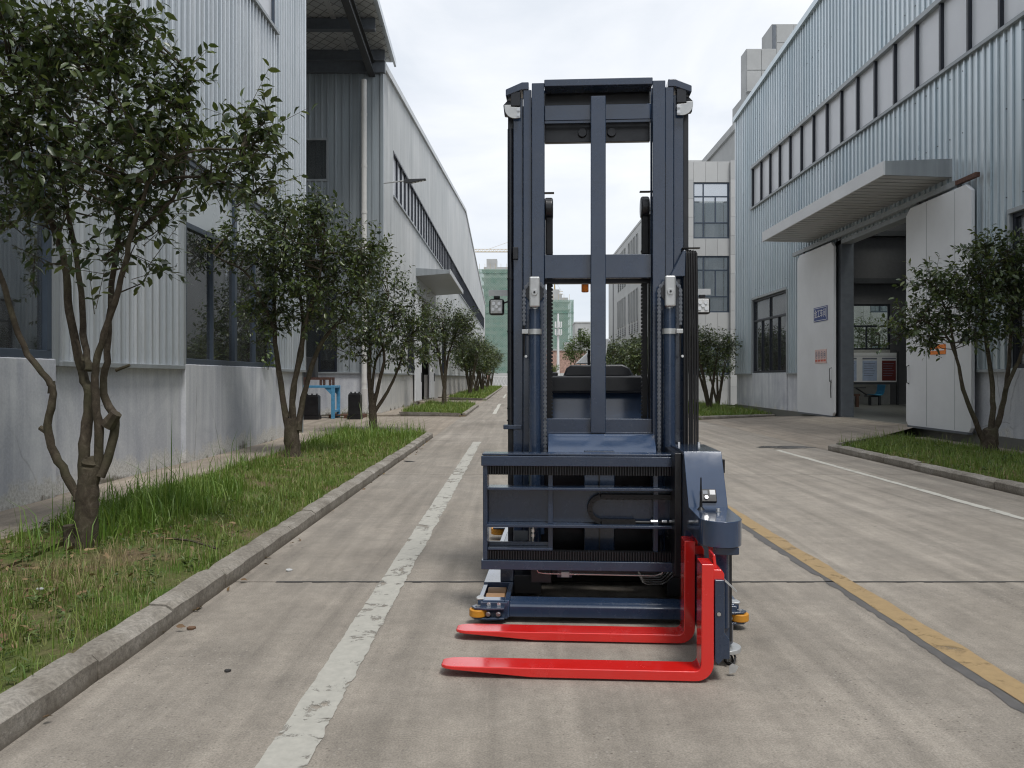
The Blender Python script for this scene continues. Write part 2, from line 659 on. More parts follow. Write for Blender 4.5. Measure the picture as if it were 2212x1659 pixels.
def mat_tile():
    t = NT('office_tile')
    oi = t.n('ObjectInfo')
    a = t.noise(t.pos(), 1.2, 5, 0.6)
    col = t.ramp(t.math('ADD', t.math('MULTIPLY', oi.outputs['Random'], 0.5), t.math('MULTIPLY', a, 0.5)),
                 [(0.2, (0.43, 0.435, 0.43)), (0.8, (0.52, 0.52, 0.51))])
    t.set(col, 0.6, 0, 0.4)
    M['office_tile'] = t.m


mat_tile()


def mat_net():
    t = NT('green_net')
    p = t.pos()
    br = t.n('TexBrick')
    br.inputs['Scale'].default_value = 0.55
    br.inputs['Mortar Size'].default_value = 0.03
    br.inputs['Color1'].default_value = (0.14, 0.30, 0.25, 1)
    br.inputs['Color2'].default_value = (0.22, 0.36, 0.30, 1)
    br.inputs['Mortar'].default_value = (0.34, 0.42, 0.35, 1)
    mp = t.n('Mapping')
    mp.inputs['Rotation'].default_value = (PI / 2, 0, 0)
    t.l(p, mp.inputs[0])
    t.l(mp.outputs[0], br.inputs['Vector'])
    n = t.noise(p, 0.25, 5, 0.6)
    col = t.mix(t.ramp(n, [(0.35, 0.0), (0.7, 0.7)]), br.outputs[0], (0.36, 0.44, 0.39))
    t.set(col, 0.9, 0, 0.1)
    tr = t.n('BsdfTransparent')
    mx = t.n('MixShader')
    mx.inputs[0].default_value = 0.52
    t.l(t.bsdf.outputs[0], mx.inputs[1])
    t.l(tr.outputs[0], mx.inputs[2])
    t.l(mx.outputs[0], t.out.inputs['Surface'])
    M['green_net'] = t.m


mat_net()


def mat_foil():
    t = NT('foil_insulation')
    mp = t.n('Mapping')
    mp.inputs['Rotation'].default_value = (0, 0, PI / 4)
    mp.inputs['Scale'].default_value = (3.2, 3.2, 3.2)
    t.l(t.n('NewGeometry').outputs['Position'], mp.inputs[0])
    ck = t.n('TexBrick')
    ck.offset = 0
    ck.inputs['Scale'].default_value = 1.0
    ck.inputs['Mortar Size'].default_value = 0.06
    ck.inputs['Brick Width'].default_value = 1.0
    ck.inputs['Row Height'].default_value = 1.0
    ck.inputs['Color1'].default_value = (0.60, 0.62, 0.62, 1)
    ck.inputs['Color2'].default_value = (0.50, 0.52, 0.53, 1)
    ck.inputs['Mortar'].default_value = (0.24, 0.25, 0.25, 1)
    t.l(mp.outputs[0], ck.inputs['Vector'])
    t.set(ck.outputs[0], 0.45, 0.5)
    t.bump(t.noise(t.pos(), 3.5, 3), 0.7, 0.06)
    M['foil'] = t.m


mat_foil()


def mat_machine(name, col, rough=0.3, coat=0.35, var=0.06, peel=0.05):
    t = NT(name)
    n = t.noise(t.pos(obj=True), 5, 4, 0.6)
    t.set(t.ramp(n, [(0.3, tuple(c * (1 - var) for c in col)), (0.7, tuple(c * (1 + var) for c in col))]),
          t.ramp(t.noise(t.pos(obj=True), 9, 5, 0.7), [(0.3, rough - 0.05), (0.75, rough + 0.1)]), 0, 0.5, coat)
    dust = t.math('MULTIPLY', t.ramp(t.noise(t.pos(obj=True), 3.5, 7, 0.7, 0.4), [(0.5, 0.0), (0.8, 0.22)]), 1.0)
    base = t.bsdf.inputs['Base Color'].links[0].from_socket
    t.l(t.mix(dust, base, tuple(0.5 * c + 0.09 for c in col)), t.bsdf.inputs['Base Color'])
    t.bsdf.inputs['Coat Roughness'].default_value = 0.12
    t.bump(t.noise(t.pos(obj=True), 60, 2), peel, 0.002)
    M[name] = t.m


mat_machine('truck_blue', (0.020, 0.037, 0.075), 0.24, 0.7, 0.10, 0.02)
mat_machine('truck_blue_gloss', (0.032, 0.060, 0.122), 0.15, 1.0, 0.08, 0.015)
mat_machine('truck_dark', (0.008, 0.009, 0.013), 0.35, 0.2)
mat_machine('truck_black', (0.004, 0.004, 0.005), 0.45, 0.0)
mat_machine('fork_red', (0.76, 0.016, 0.012), 0.22, 1.0, 0.03, 0.012)
simple('zinc', (0.56, 0.57, 0.57), 0.42, 0.6, var=0.1, scale=14)
simple('bright_steel', (0.62, 0.62, 0.62), 0.25, 0.9, var=0.08)
simple('rubber_hose', (0.010, 0.010, 0.011), 0.55, var=0.2)
simple('poly_yellow', (0.62, 0.27, 0.025), 0.4, var=0.08)
simple('poly_brown', (0.33, 0.19, 0.095), 0.5, var=0.06)
simple('plastic_wrap', (0.62, 0.64, 0.66), 0.25, var=0.1)
simple('lamp_lens', (0.72, 0.73, 0.72), 0.15, var=0.1, scale=60)


# ------------------------------------------------------------------ ground, road, kerbs
MB().poly([(-1500, -300, -0.06), (1500, -300, -0.06), (1500, 2500, -0.06), (-1500, 2500, -0.06)]).build('ground', M['gravel_ground'])
tag(bpy.data.objects['ground'], kind='structure')

KX_L, KX_R = -2.0, 6.18
JY0, JDY = 5.66, 6.27
ROW = [JY0 + JDY * k for k in range(-5, 24)]
road = MB().box(KX_L - 0.05, KX_R + 0.05, ROW[0], ROW[-1], -0.05, -0.02).build('road', M['sealant'])
tag(road, kind='structure')
XJ = 2.22
for a, b in zip(ROW, ROW[1:]):
    for (xa, xb) in ((KX_L, XJ), (XJ, KX_R)):
        g = 0.009
        MB().box(xa + (g if xa == XJ else 0), xb - (g if xb == XJ else 0), a + g, b - g, -0.03, 0.0).build('slab', M['road_concrete'], road)


def ragged_strip(x0, x1, y0, y1, z, step, jl, jr, seed, name, mat, kind='structure', par=None):
    r = random.Random(seed)
    n = max(2, int((y1 - y0) / step))
    mb = MB()
    L, R = [], []
    a = b = 0.0
    for i in range(n + 1):
        y = y0 + (y1 - y0) * i / n
        a = a * 0.75 + r.uniform(-jl, jl)
        b = b * 0.75 + r.uniform(-jr, jr)
        L.append((x0 + a, y, z))
        R.append((x1 + b, y, z))
    for i in range(n):
        mb.poly([L[i], R[i], R[i + 1], L[i + 1]])
    o = mb.build(name, mat, par)
    if par is None:
        tag(o, kind=kind)
    return o


ragged_strip(-0.965, -0.785, 0.6, 17.9, 0.004, 0.03, 0.003, 0.006, 1, 'road_marking', M['line_white'])
for k, (a, b) in enumerate(((31.5, 43.5), (56, 68), (80, 92), (104, 116))):
    ragged_strip(-0.95, -0.80, a, b, 0.004, 0.2, 0.01, 0.01, 20 + k, 'road_marking', M['line_white_thin'])
ragged_strip(2.245, 2.395, 0.6, 60, 0.004, 0.07, 0.003, 0.008, 2, 'road_marking', M['line_yellow'])
ragged_strip(2.18, 2.245, 0.6, 30, 0.0025, 0.05, 0.016, 0.0, 3, 'joint_sealant', M['tar'])
ragged_strip(5.14, 5.25, 4.0, 15.9, 0.004, 0.08, 0.008, 0.008, 4, 'road_marking', M['line_white_thin'])
# tar run into the cross joint under the truck
mbj = MB()
rj = random.Random(5)
for i in range(120):
    xa, xb = -1.7 + i * 0.0645, -1.7 + (i + 1) * 0.0645
    w = 0.012 + rj.random() * 0.016
    mbj.poly([(xa, JY0 - w, 0.0025), (xb, JY0 - w * rj.uniform(.6, 1.1), 0.0025), (xb, JY0 + 0.01, 0.0025), (xa, JY0 + 0.01, 0.0025)])
tag(mbj.build('joint_sealant', M['sealant']), kind='structure')

# concrete yards beside the road
yard = MB().box(-30, KX_L, 19.4, 29.6, -0.05, 0.0)
yard.box(-30, KX_L, 39.5, 50.0, -0.05, 0.0)
tag(yard.build('yard', M['yard_concrete']), kind='structure')
# dished concrete path between bed and wall on the left
mp_ = MB()
mp_.box(-5.6, -4.22, -26, 19.5, -0.05, 0.098)
mp_.box(-5.6, -4.45, 29.62, 39.5, -0.05, 0.06)
mp_.box(-5.6, -4.45, 50.0, 135, -0.05, 0.06)
tag(mp_.build('path', M['yard_concrete']), kind='structure')
# apron and ramp up to the workshop door on the right
rm = MB()
ra = [(6.17, 15.85), (9.45, 18.6), (9.45, 24.5), (9.45, 28.6), (6.17, 27.2), (6.17, 24.0)]
rz = [0.0, 0.30, 0.30, 0.06, 0.0, 0.0]
rm.poly([(6.17, 15.85, 0.002), (9.45, 18.7, 0.31), (9.45, 24.0, 0.31), (6.17, 22.5, 0.002)])
rm.poly([(6.17, 22.5, 0.002), (9.45, 24.0, 0.31), (9.45, 28.8, 0.05), (6.17, 27.25, 0.002)])
tag(rm.build('ramp', M['yard_concrete']), kind='structure')

kerb_prof = [(0, -0.04), (0, 0.098), (0.035, 0.128), (0.145, 0.132), (0.15, -0.04)]


def kerb_run(p0, p1, stone=0.82, seed=0, h=1.0):
    """kerbstones from p0 to p1; the road lies on the left hand when walking p0 -> p1 in local +x"""
    r = random.Random(seed)
    p0, p1 = Vector((*p0, 0)), Vector((*p1, 0))
    d = p1 - p0
    L = d.length
    ang = math.atan2(d.y, d.x)
    base = MB().box(0.0, L, -0.13, -0.015, -0.045, 0.05)
    root = base.build('kerb', M['soil'], None, loc=p0)
    root.rotation_euler = (0, 0, ang)
    tag(root, kind='structure')
    x = 0.0
    while x < L - 0.05:
        ln = min(stone * r.uniform(0.93, 1.07), L - x)
        mb = MB()
        n = max(2, int(ln / 0.12))
        rings = []
        for i in range(n + 1):
            t = ln * i / n
            end = 0.006 if i in (0, n) else 0.0
            ring = []
            for (q, z) in kerb_prof:
                jq = r.uniform(-.004, .004) if z > 0.05 else 0
                jz = r.uniform(-.004, .003) - end if z > 0.05 else 0
                ring.append((t + (0.004 if i == 0 else -0.004 if i == n else 0), -(q + jq + end * (1 if q < 0.1 else -1)), (z + jz) * h))
            rings.append(ring)
        m = len(kerb_prof)
        for ring in rings:
            mb.v += ring
        for i in range(n):
            for k in range(m - 1):
                a = i * m + k
                mb.f.append((a, a + 1, a + m + 1, a + m))
        mb.f.append(tuple(reversed(range(m))))
        mb.f.append(tuple(n * m + k for k in range(m)))
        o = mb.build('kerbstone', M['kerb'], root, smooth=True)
        o.location = (x, r.uniform(-.007, .007), r.uniform(-.008, .006))
        o.rotation_euler = (0, 0, r.uniform(-.006, .006))
        x += ln + 0.004
    return root


# left bed beside the near hall: face of the stones towards the road (+x), so walk in -y
kerb_run((-2.0, 19.25), (-2.0, -24.0), 0.80, 1)
kerb_run((-4.45, 20.4), (-2.16, 19.25), 0.80, 2)
# second left bed, third left bed
kerb_run((-1.85, 39.5), (-1.85, 29.5), 0.95, 3)
kerb_run((-4.45, 30.9), (-1.99, 29.5), 0.95, 4)
kerb_run((-1.99, 39.5), (-4.45, 41.2), 0.95, 8)
kerb_run((-1.85, 112.0), (-1.85, 50.0), 1.0, 5)
kerb_run((-5.2, 54.0), (-1.99, 50.0), 1.0, 6)
# right beds: road at -x, walk in +y
kerb_run((6.18, -24.0), (6.18, 15.85), 1.0, 9)
kerb_run((6.32, 15.85), (8.75, 18.4), 1.0, 10, 1.3)
kerb_run((6.18, 27.2), (6.18, 70.0), 1.0, 11)
kerb_run((9.35, 28.75), (6.32, 27.2), 1.0, 12)


def bed(poly, z, name='planting_bed'):
    bm = bmesh.new()
    vs = [bm.verts.new((x, y, z)) for x, y in poly]
    f = bm.faces.new(vs)
    bmesh.ops.triangulate(bm, faces=[f])
    for _ in range(5):
        long = [e for e in bm.edges if e.calc_length() > 0.8]
        if not long: break
        bmesh.ops.subdivide_edges(bm, edges=long, cuts=1)
    for v in bm.verts:
        if not v.is_boundary:
            v.co.z += random.uniform(-0.015, 0.035)
    me = bpy.data.meshes.new(name)
    bm.to_mesh(me)
    bm.free()
    if me.polygons and me.polygons[0].normal.z < 0:
        me.flip_normals()
    me.materials.append(M['soil'])
    o = bpy.data.objects.new(name, me)
    COL.objects.link(o)
    tag(o, kind='structure')
    return o


BED1 = [(-2.14, -24), (-2.14, 19.3), (-4.40, 20.3), (-4.28, 19.0), (-4.24, -24)]
BED2 = [(-1.98, 29.6), (-1.98, 39.5), (-4.45, 41.1), (-4.45, 31.0)]
BED3 = [(-1.98, 50.1), (-1.98, 112.0), (-4.5, 112.0), (-4.5, 53.3)]
BEDR1 = [(6.3, -24), (8.75, -24), (8.75, 18.35), (6.35, 15.85)]
BEDR2 = [(6.3, 27.3), (9.3, 28.9), (9.3, 33.5), (9.0, 70.0), (6.3, 70.0)]
bed(BED1, 0.105)
bed(BED2, 0.10)
bed(BED3, 0.10)
bed(BEDR1, 0.105)
bed(BEDR2, 0.10)
tag(MB().box(8.75, 9.6, -26, 18.2, -0.05, 0.09).build('path', M['yard_concrete']), kind='structure')


def inside(poly, x, y):
    c = np.zeros(len(x), bool)
    n = len(poly)
    for i in range(n):
        x0, y0 = poly[i]
        x1, y1 = poly[(i + 1) % n]
        cond = ((y0 > y) != (y1 > y)) & (x < (x1 - x0) * (y - y0) / (y1 - y0 + 1e-12) + x0)
        c ^= cond
    return c


def grass(name, poly, zones, z0, mat, label, seed):
    """zones: list of (density per m2, ylo, yhi, h_mean, width, fn or None)"""
    r = np.random.default_rng(seed)
    xs = [p[0] for p in poly]
    X0, X1 = min(xs), max(xs)
    P, H, W = [], [], []
    for dens, ya, yb, hm, wd, fn in zones:
        n = int(dens * (X1 - X0) * (yb - ya))
        x = r.uniform(X0, X1, n)
        y = r.uniform(ya, yb, n)
        k = inside(poly, x, y)
        # clumps
        cl = np.sin(x * 5.1 + 1.3 * np.sin(y * 3.7)) * np.sin(y * 4.3 + x * 2.1) + 0.6 * np.sin(x * 11 + y * 9)
        k &= r.random(n) < 0.62 + 0.38 * cl
        if fn is not None:
            k &= r.random(n) < fn(x, y)
        x, y, cl = x[k], y[k], cl[k]
        P.append(np.stack([x, y, np.full_like(x, z0)], 1))
        H.append(hm * r.lognormal(0, 0.38, len(x)) * (1 + 0.25 * cl))
        W.append(wd * r.uniform(0.7, 1.3, len(x)))
    P, H, W = np.concatenate(P), np.concatenate(H), np.concatenate(W)
    N = len(P)
    a = r.uniform(0, 2 * PI, N)
    lean = np.abs(r.normal(0.35, 0.35, N))
    dx, dy = np.cos(a), np.sin(a)
    b = a + PI / 2 + r.normal(0, 0.5, N)
    sx, sy = np.cos(b) * W / 2, np.sin(b) * W / 2
    D = np.stack([dx, dy, np.zeros(N)], 1)
    S = np.stack([sx, sy, np.zeros(N)], 1)
    U = np.array([0, 0, 1.0])
    mid = P + D * (H * lean * 0.30)[:, None] + U * (H * 0.58)[:, None]
    tip = P + D * (H * lean * 1.05)[:, None] + U * (H * np.clip(1 - 0.35 * lean, 0.35, 1))[:, None]
    v = np.stack([P - S, P + S, mid - S * 0.8, mid + S * 0.8, tip], 1).reshape(-1, 3)
    base = (np.arange(N) * 5)[:, None]
    t = np.concatenate([base + np.array([[0, 1, 3]]), base + np.array([[0, 3, 2]]), base + np.array([[2, 3, 4]])])
    me = np_mesh(name, v, t)
    me.materials.append(mat)
    o = bpy.data.objects.new(name, me)
    COL.objects.link(o)
    tag(o, label, 'grass', kind='stuff')
    return o


def bare(x, y):       # bare earth round the trunks
    d = np.minimum(np.hypot((x + 3.3) / 1.3, y - 6.0), np.hypot((x + 3.7) / 0.9, (y - 13.4)))
    q = 0.5 + 0.5 * np.sin(x * 2.7 + np.sin(y * 2.2) * 1.5) * np.sin(y * 1.9 + x)
    return np.clip((d - 0.3) / 0.8, 0.06, 1) * np.clip(0.55 + 0.9 * q, 0, 1)


def tallz(x, y):
    return np.clip(1.2 - np.hypot((x + 3.55) / 0.55, (y - 7.9) / 1.7), 0, 1)


def tallz2(x, y):
    return np.clip((-3.3 - x) * 1.2, 0, 1) * np.clip(0.15 + 0.5 * np.sin(y * 1.7), 0, 1)


grass('grass', BED1, [(4200, 1.6, 7.5, 0.048, 0.0042, bare), (2300, 7.5, 13, 0.062, 0.0065, bare), (1300, 13, 20.4, 0.08, 0.010, bare),
                      (420, 1.6, 9, 0.11, 0.005, bare)],
      0.10, M['grass'], 'green grass and weeds in the kerbed bed along the near corrugated hall', 3)


grass('tall_grass', BED1, [(2600, 5.6, 10.4, 0.23, 0.009, tallz), (500, 8, 19, 0.20, 0.010, tallz2), (120, 16, 20.4, 0.26, 0.011, None), (14, 5.5, 19, 0.5, 0.008, tallz2),
                           (500, 2.0, 6.0, 0.10, 0.006, lambda x, y: np.clip(np.sin(x * 4.1 + 1) * np.sin(y * 3.1) - 0.25, 0, 1))],
      0.10, M['grass_tall'], 'tall lush grass clump behind the big multi-stem tree', 14)


def dryz(x, y):
    return np.clip(1.25 - np.hypot((x + 2.95) / 0.85, (y - 5.2) / 1.3), 0.02, 1)


grass('dry_grass', BED1, [(1500, 1.8, 8.0, 0.07, 0.004, dryz), (110, 8, 16, 0.08, 0.006, None)], 0.10, M['grass_dry'],
      'dry straw-coloured grass round the foot of the big multi-stem tree', 4)
grass('grass', BED2, [(700, 29.5, 41, 0.13, 0.016, None)], 0.10, M['grass'], 'green grass in the short kerbed bed by the far hall corner', 5)
grass('grass', BED3, [(240, 50, 112, 0.16, 0.03, None)], 0.10, M['grass'], 'green grass in the long kerbed bed along the far hall', 6)
grass('grass', BEDR1, [(1700, 8, 18.4, 0.065, 0.008, None), (250, 10, 18.4, 0.13, 0.009, None)], 0.10, M['grass'], 'green grass in the kerbed bed before the open workshop door', 7)
grass('dry_grass', BEDR1, [(380, 8, 14, 0.07, 0.007, lambda x, y: np.clip(7.6 - x, 0.1, 1))], 0.10, M['grass_dry'], 'dry grass along the kerb before the open workshop door', 8)
grass('grass', BEDR2, [(420, 27, 70, 0.13, 0.02, None)], 0.10, M['grass'], 'green grass in the kerbed bed beyond the workshop door', 9)


# ------------------------------------------------------------------ corrugated walls
def orient(facing, s, o, z):
    if facing == '+x': return (o, s, z)
    if facing == '-x': return (-o, s, z)
    return (s, -o, z)


_sheet_cache = {}


def sheet_mesh(facing, w, z0, zt0, zt1, rib, depth, mat):
    key = (facing, round(w, 3), round(z0, 3), round(zt0, 3), round(zt1, 3), rib, depth, mat.name)
    if key in _sheet_cache:
        return _sheet_cache[key]
    n = max(1, round(w / rib))
    p = w / n
    prof = []
    for i in range(n):
        b = i * p
        prof += [(b, 0), (b + 0.66 * p, 0), (b + 0.68 * p, -0.022), (b + 0.71 * p, -0.022), (b + 0.73 * p, depth), (b + 0.94 * p, depth)]
    prof.append((w, 0))
    mb = MB()
    for (s, o) in prof:
        mb.v.append(orient(facing, s, o, z0))
        mb.v.append(orient(facing, s, o, zt0 + (zt1 - zt0) * s / w))
    for i in range(len(prof) - 1):
        a = i * 2
        mb.f.append((a, a + 2, a + 3, a + 1))
    me = mb.mesh('cladding_sheet')
    me.materials.append(mat)
    _sheet_cache[key] = me
    return me


def clad_wall(parent, facing, base, s0, s1, z0, ztop, openings, mat, width=0.84, rib=0.21, depth=0.040, name='cladding_sheet'):
    """openings: (sa, sb, za, zb). base: the fixed coordinate of the wall plane"""
    cuts = sorted({s0, s1} | {c for o in openings for c in o[:2] if s0 < c < s1})
    for a, b in zip(cuts, cuts[1:]):
        n = max(1, round((b - a) / width))
        w = (b - a) / n
        for i in range(n):
            sa, sb = a + i * w, a + (i + 1) * w
            c = (sa + sb) / 2
            holes = sorted((o[2], o[3]) for o in openings if o[0] < c < o[1])
            z = z0
            spans = []
            for (za, zb) in holes:
                if za > z + 0.02:
                    spans.append((z, za, za))
                z = max(z, zb)
            ta, tb = ztop(sa), ztop(sb)
            if min(ta, tb) > z + 0.02:
                spans.append((z, ta, tb))
            for (za, t0, t1) in spans:
                me = sheet_mesh(facing, w, za, t0, t1, rib, depth, mat)
                loc = (base, sa, 0) if facing in ('+x', '-x') else (sa, base, 0)
                inst(me, name, parent, loc)


def wbox(facing, base, s0, s1, o0, o1, z0, z1, mb=None):
    """a box in wall coordinates: s along the wall, o outwards"""
    mb = mb or MB()
    if facing == '+x': mb.box(base + o0, base + o1, s0, s1, z0, z1)
    elif facing == '-x': mb.box(base - o0, base - o1, s0, s1, z0, z1)
    else: mb.box(s0, s1, base - o0, base - o1, z0, z1)
    return mb


def window(parent, facing, base, s0, s1, z0, z1, cols, transom, frame, glass, fw=0.07, depth=0.10, o=0.0, thick_mid=False, upper_cols=None, upper_glass=None):
    """window (outer frame) > mullions, transom, panes"""
    mb = MB()
    wbox(facing, base, s0, s1, o - depth, o, z0, z0 + fw, mb)
    wbox(facing, base, s0, s1, o - depth, o, z1 - fw, z1, mb)
    wbox(facing, base, s0, s0 + fw, o - depth, o - 0.002, z0 + fw, z1 - fw, mb)
    wbox(facing, base, s1 - fw, s1, o - depth, o - 0.002, z0 + fw, z1 - fw, mb)
    win = mb.build('window', frame, parent, bevel=0.006, seg=1)
    zs = [(z0 + fw, z1 - fw, cols)]
    if transom:
        wbox(facing, base, s0 + fw, s1 - fw, o - depth, o - 0.004, transom - fw / 2, transom + fw / 2).build('transom', frame, win, bevel=0.005, seg=1)
        zs = [(z0 + fw, transom - fw / 2, cols), (transom + fw / 2, z1 - fw, upper_cols or cols)]
    for q_, (za, zb, nc) in enumerate(zs):
        gl_ = upper_glass if (q_ == 1 and upper_glass) else glass
        edges = [s0 + fw + (s1 - s0 - 2 * fw) * i / nc for i in range(nc + 1)]
        for i, e in enumerate(edges[1:-1], 1):
            k = fw * (1.5 if (thick_mid and i * 2 == nc) else 0.6)
            wbox(facing, base, e - k / 2, e + k / 2, o - depth, o - 0.006, za, zb).build('mullion', frame, win, bevel=0.004, seg=1)
        for a, b in zip(edges, edges[1:]):
            wbox(facing, base, a + 0.01, b - 0.01, o - 0.065, o - 0.06, za, zb).build('pane', gl_, win)
    return win


# ------------------------------------------------------------------ left hall (near)
LX = -5.25
hall = empty('factory_hall', (LX, 10, 0))
hall.location = (0, 0, 0)
tag(hall, 'silver corrugated factory hall with tall ground windows behind the big multi-stem tree', 'factory hall')
Y0, Y1 = -26.0, 19.7
W1 = (4.35, 9.0, 1.66, 4.95)
W2 = (12.6, 17.25, 1.66, 4.95)
UP = (-26.0, 17.4, 9.0, 10.8)
clad_wall(hall, '+x', LX, 2.0, Y1, 1.60, lambda s: 15.0, [W1, W2, UP], M['clad_left'])
clad_wall(hall, '+x', LX, Y0, 2.0, 1.60, lambda s: 15.0, [UP], M['clad_left'], 4.2)
# plinth: plaster wall, proud below the windows
pl = MB()
pl.box(LX - 0.25, LX - 0.02, Y0, Y1 - 0.02, -0.05, 1.60)
pl.build('plinth', M['plinth'], hall, bevel=0.01, seg=1)
for w in (W1, W2):
    MB().box(LX - 0.24, LX + 0.05, w[0] - 0.03, w[1] + 0.03, -0.04, 1.655).build('window_parapet', M['plinth'], hall, bevel=0.012, seg=2)
    # reveal trims
    MB().box(LX - 0.10, LX + 0.045, w[0] - 0.10, w[0], 1.58, w[3] + 0.06).build('jamb_trim', M['flashing'], hall, bevel=0.004, seg=1)
    MB().box(LX - 0.10, LX + 0.045, w[1], w[1] + 0.10, 1.58, w[3] + 0.06).build('jamb_trim', M['flashing'], hall, bevel=0.004, seg=1)
    MB().box(LX - 0.10, LX + 0.06, w[0], w[1], w[3], w[3] + 0.07).build('head_trim', M['flashing'], hall, bevel=0.004, seg=1)
    window(hall, '+x', LX, w[0], w[1], w[2], w[3], 4, 3.88, M['frame_blue'], M['glass'], 0.09, 0.10, 0.02, True, 2, M['pane_plain'])
for (a, b) in ((Y0, W1[0] - 0.1), (W1[1] + 0.1, W2[0] - 0.1), (W2[1] + 0.1, Y1)):
    MB().box(LX - 0.01, LX + 0.075, a, b, 1.575, 1.635).build('drip_flashing', M['flashing'], hall, bevel=0.004, seg=1)
MB().box(LX - 0.02, LX + 0.055, Y1 - 0.05, Y1 + 0.06, 1.60, 15).build('corner_trim', M['clad_left'], hall, bevel=0.005, seg=1)
# upper strip window
window(hall, '+x', LX, UP[0], UP[1], UP[2], UP[3], 33, None, M['frame_blue'], M['pane_strip'], 0.07, 0.10, 0.0)
MB().box(LX - 0.02, LX + 0.08, UP[0], UP[1] + 0.05, UP[2] - 0.07, UP[2]).build('sill_trim', M['flashing'], hall)
# end wall towards the passage, roof, floor and back of the hall
clad_wall(hall, '-y', Y1, -24, LX, 0.0, lambda s: 15.0, [], M['clad_side'], 1.6, 0.4)
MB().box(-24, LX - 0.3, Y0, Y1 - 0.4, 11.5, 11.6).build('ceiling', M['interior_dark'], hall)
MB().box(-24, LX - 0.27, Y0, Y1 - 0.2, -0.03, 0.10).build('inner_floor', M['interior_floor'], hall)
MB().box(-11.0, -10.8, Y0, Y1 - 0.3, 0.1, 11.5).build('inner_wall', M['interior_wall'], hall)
# curtains of clear strips and blinds behind the glass
for (a, b, za, zb) in ((7.5, 7.9, 1.8, 3.85), (8.05, 8.7, 2.75, 3.9), (13.0, 14.5, 1.75, 3.8), (12.8, 17.0, 3.95, 4.85)):
    mb = MB()
    n = int((b - a) / 0.05)
    for i in range(n):
        y = a + (b - a) * i / n
        mb.poly([(LX - 0.35 + 0.02 * math.sin(i * 1.9), y, za), (LX - 0.35 + 0.02 * math.sin((i + 1) * 1.9), y + (b - a) / n, za),
                 (LX - 0.35 + 0.02 * math.sin((i + 1) * 1.9), y + (b - a) / n, zb), (LX - 0.35 + 0.02 * math.sin(i * 1.9), y, zb)])
    mb.build('curtain', M['curtain'], hall, smooth=True)

# things standing inside behind the left window
sh = MB()
sh.box(-7.2, -6.2, 7.0, 10.6, 2.06, 2.2)
for y in (7.1, 10.4):
    for x in (-7.1, -6.3):
        sh.box(x - 0.04, x + 0.04, y - 0.04, y + 0.04, 0.1, 2.06)
rack_o = sh.build('storage_rack', M['shelf_blue'], bevel=0.01, seg=1)
tag(rack_o, 'blue steel rack standing indoors behind the left window of the near hall', 'rack')
dr = MB()
for i in range(12):
    a0, a1 = PI / 2 * i / 12, PI / 2 * (i + 1) / 12
    dr.cyl((-6.7, 9.75, 2.198 + 0.52 * math.sin(a0)), 0.55 * math.cos(a0), 0.52 * (math.sin(a1) - math.sin(a0)), 'z', 20, 0.55 * math.cos(a1) + 0.001, cap=(i == 0))
tag(dr.build('machine_cover', M['red_plastic'], smooth=True), 'red rounded cover lying on the blue rack behind the window', 'cover')

# vine climbing up the sill at the second window
def leaves(name, P, A, Nrm, L, W, mat, parent=None, rich=True, loc=None):
    N = len(P)
    A = A / np.linalg.norm(A, axis=1, keepdims=True)
    S = np.cross(A, Nrm)
    S /= np.linalg.norm(S, axis=1, keepdims=True) + 1e-9
    Nn = np.cross(S, A)
    L, W = L[:, None], W[:, None]
    if rich:
        m1 = P + A * L * 0.30 - Nn * W * 0.10
        m2 = P + A * L * 0.66 - Nn * W * 0.14
        t = P + A * L - Nn * W * 0.35
        vs = [P, P + A * L * 0.27 + S * W * 0.42 + Nn * W * 0.06, P + A * L * 0.62 + S * W * 0.42 + Nn * W * 0.04, t,
              P + A * L * 0.62 - S * W * 0.42 + Nn * W * 0.04, P + A * L * 0.27 - S * W * 0.42 + Nn * W * 0.06, m1, m2]
        F_ = [(0, 1, 6), (1, 2, 7), (1, 7, 6), (2, 3, 7), (0, 6, 5), (6, 7, 4), (6, 4, 5), (7, 3, 4)]
    else:
        m = P + A * L * 0.45 - Nn * W * 0.15
        vs = [P, P + A * L * 0.42 + S * W * 0.5, P + A * L - Nn * W * 0.3, P + A * L * 0.42 - S * W * 0.5, m]
        F_ = [(0, 1, 4), (1, 2, 4), (0, 4, 3), (4, 2, 3)]
    k = len(vs)
    v = np.stack(vs, 1).reshape(-1, 3)
    base = (np.arange(N) * k)[:, None]
    tr = np.concatenate([base + np.array([f]) for f in F_])
    me = np_mesh(name, v, tr)
    me.materials.append(mat)
    o = bpy.data.objects.new(name, me)
    COL.objects.link(o)
    if parent is not None: o.parent = parent
    return o


vn = empty('creeper_plant', (LX + 0.12, 16.5, 1.66))
vn.location = (0, 0, 0)
tag(vn, 'small green creeper growing up the sill of the second hall window', 'plant')
vy = RNG.uniform(16.3, 16.9, 90)
vz = 1.68 + RNG.random(90) ** 1.2 * 1.1
vp = np.stack([np.full(90, LX + 0.10) + RNG.uniform(0, 0.08, 90), vy, vz], 1)
leaves('foliage', vp, RNG.normal(0, 1, (90, 3)) + [0.4, 0, -0.3], RNG.normal(0, 0.5, (90, 3)) + [1, 0, 0.4], RNG.uniform(0.07, 0.11, 90), RNG.uniform(0.05, 0.08, 90), M['leaf_light'], vn)
MB().tube([(LX + 0.09, 16.6, 1.60), (LX + 0.11, 16.7, 2.0), (LX + 0.11, 16.5, 2.4), (LX + 0.1, 16.6, 2.8)], 0.008, 5).build('stem', M['bark'], vn)

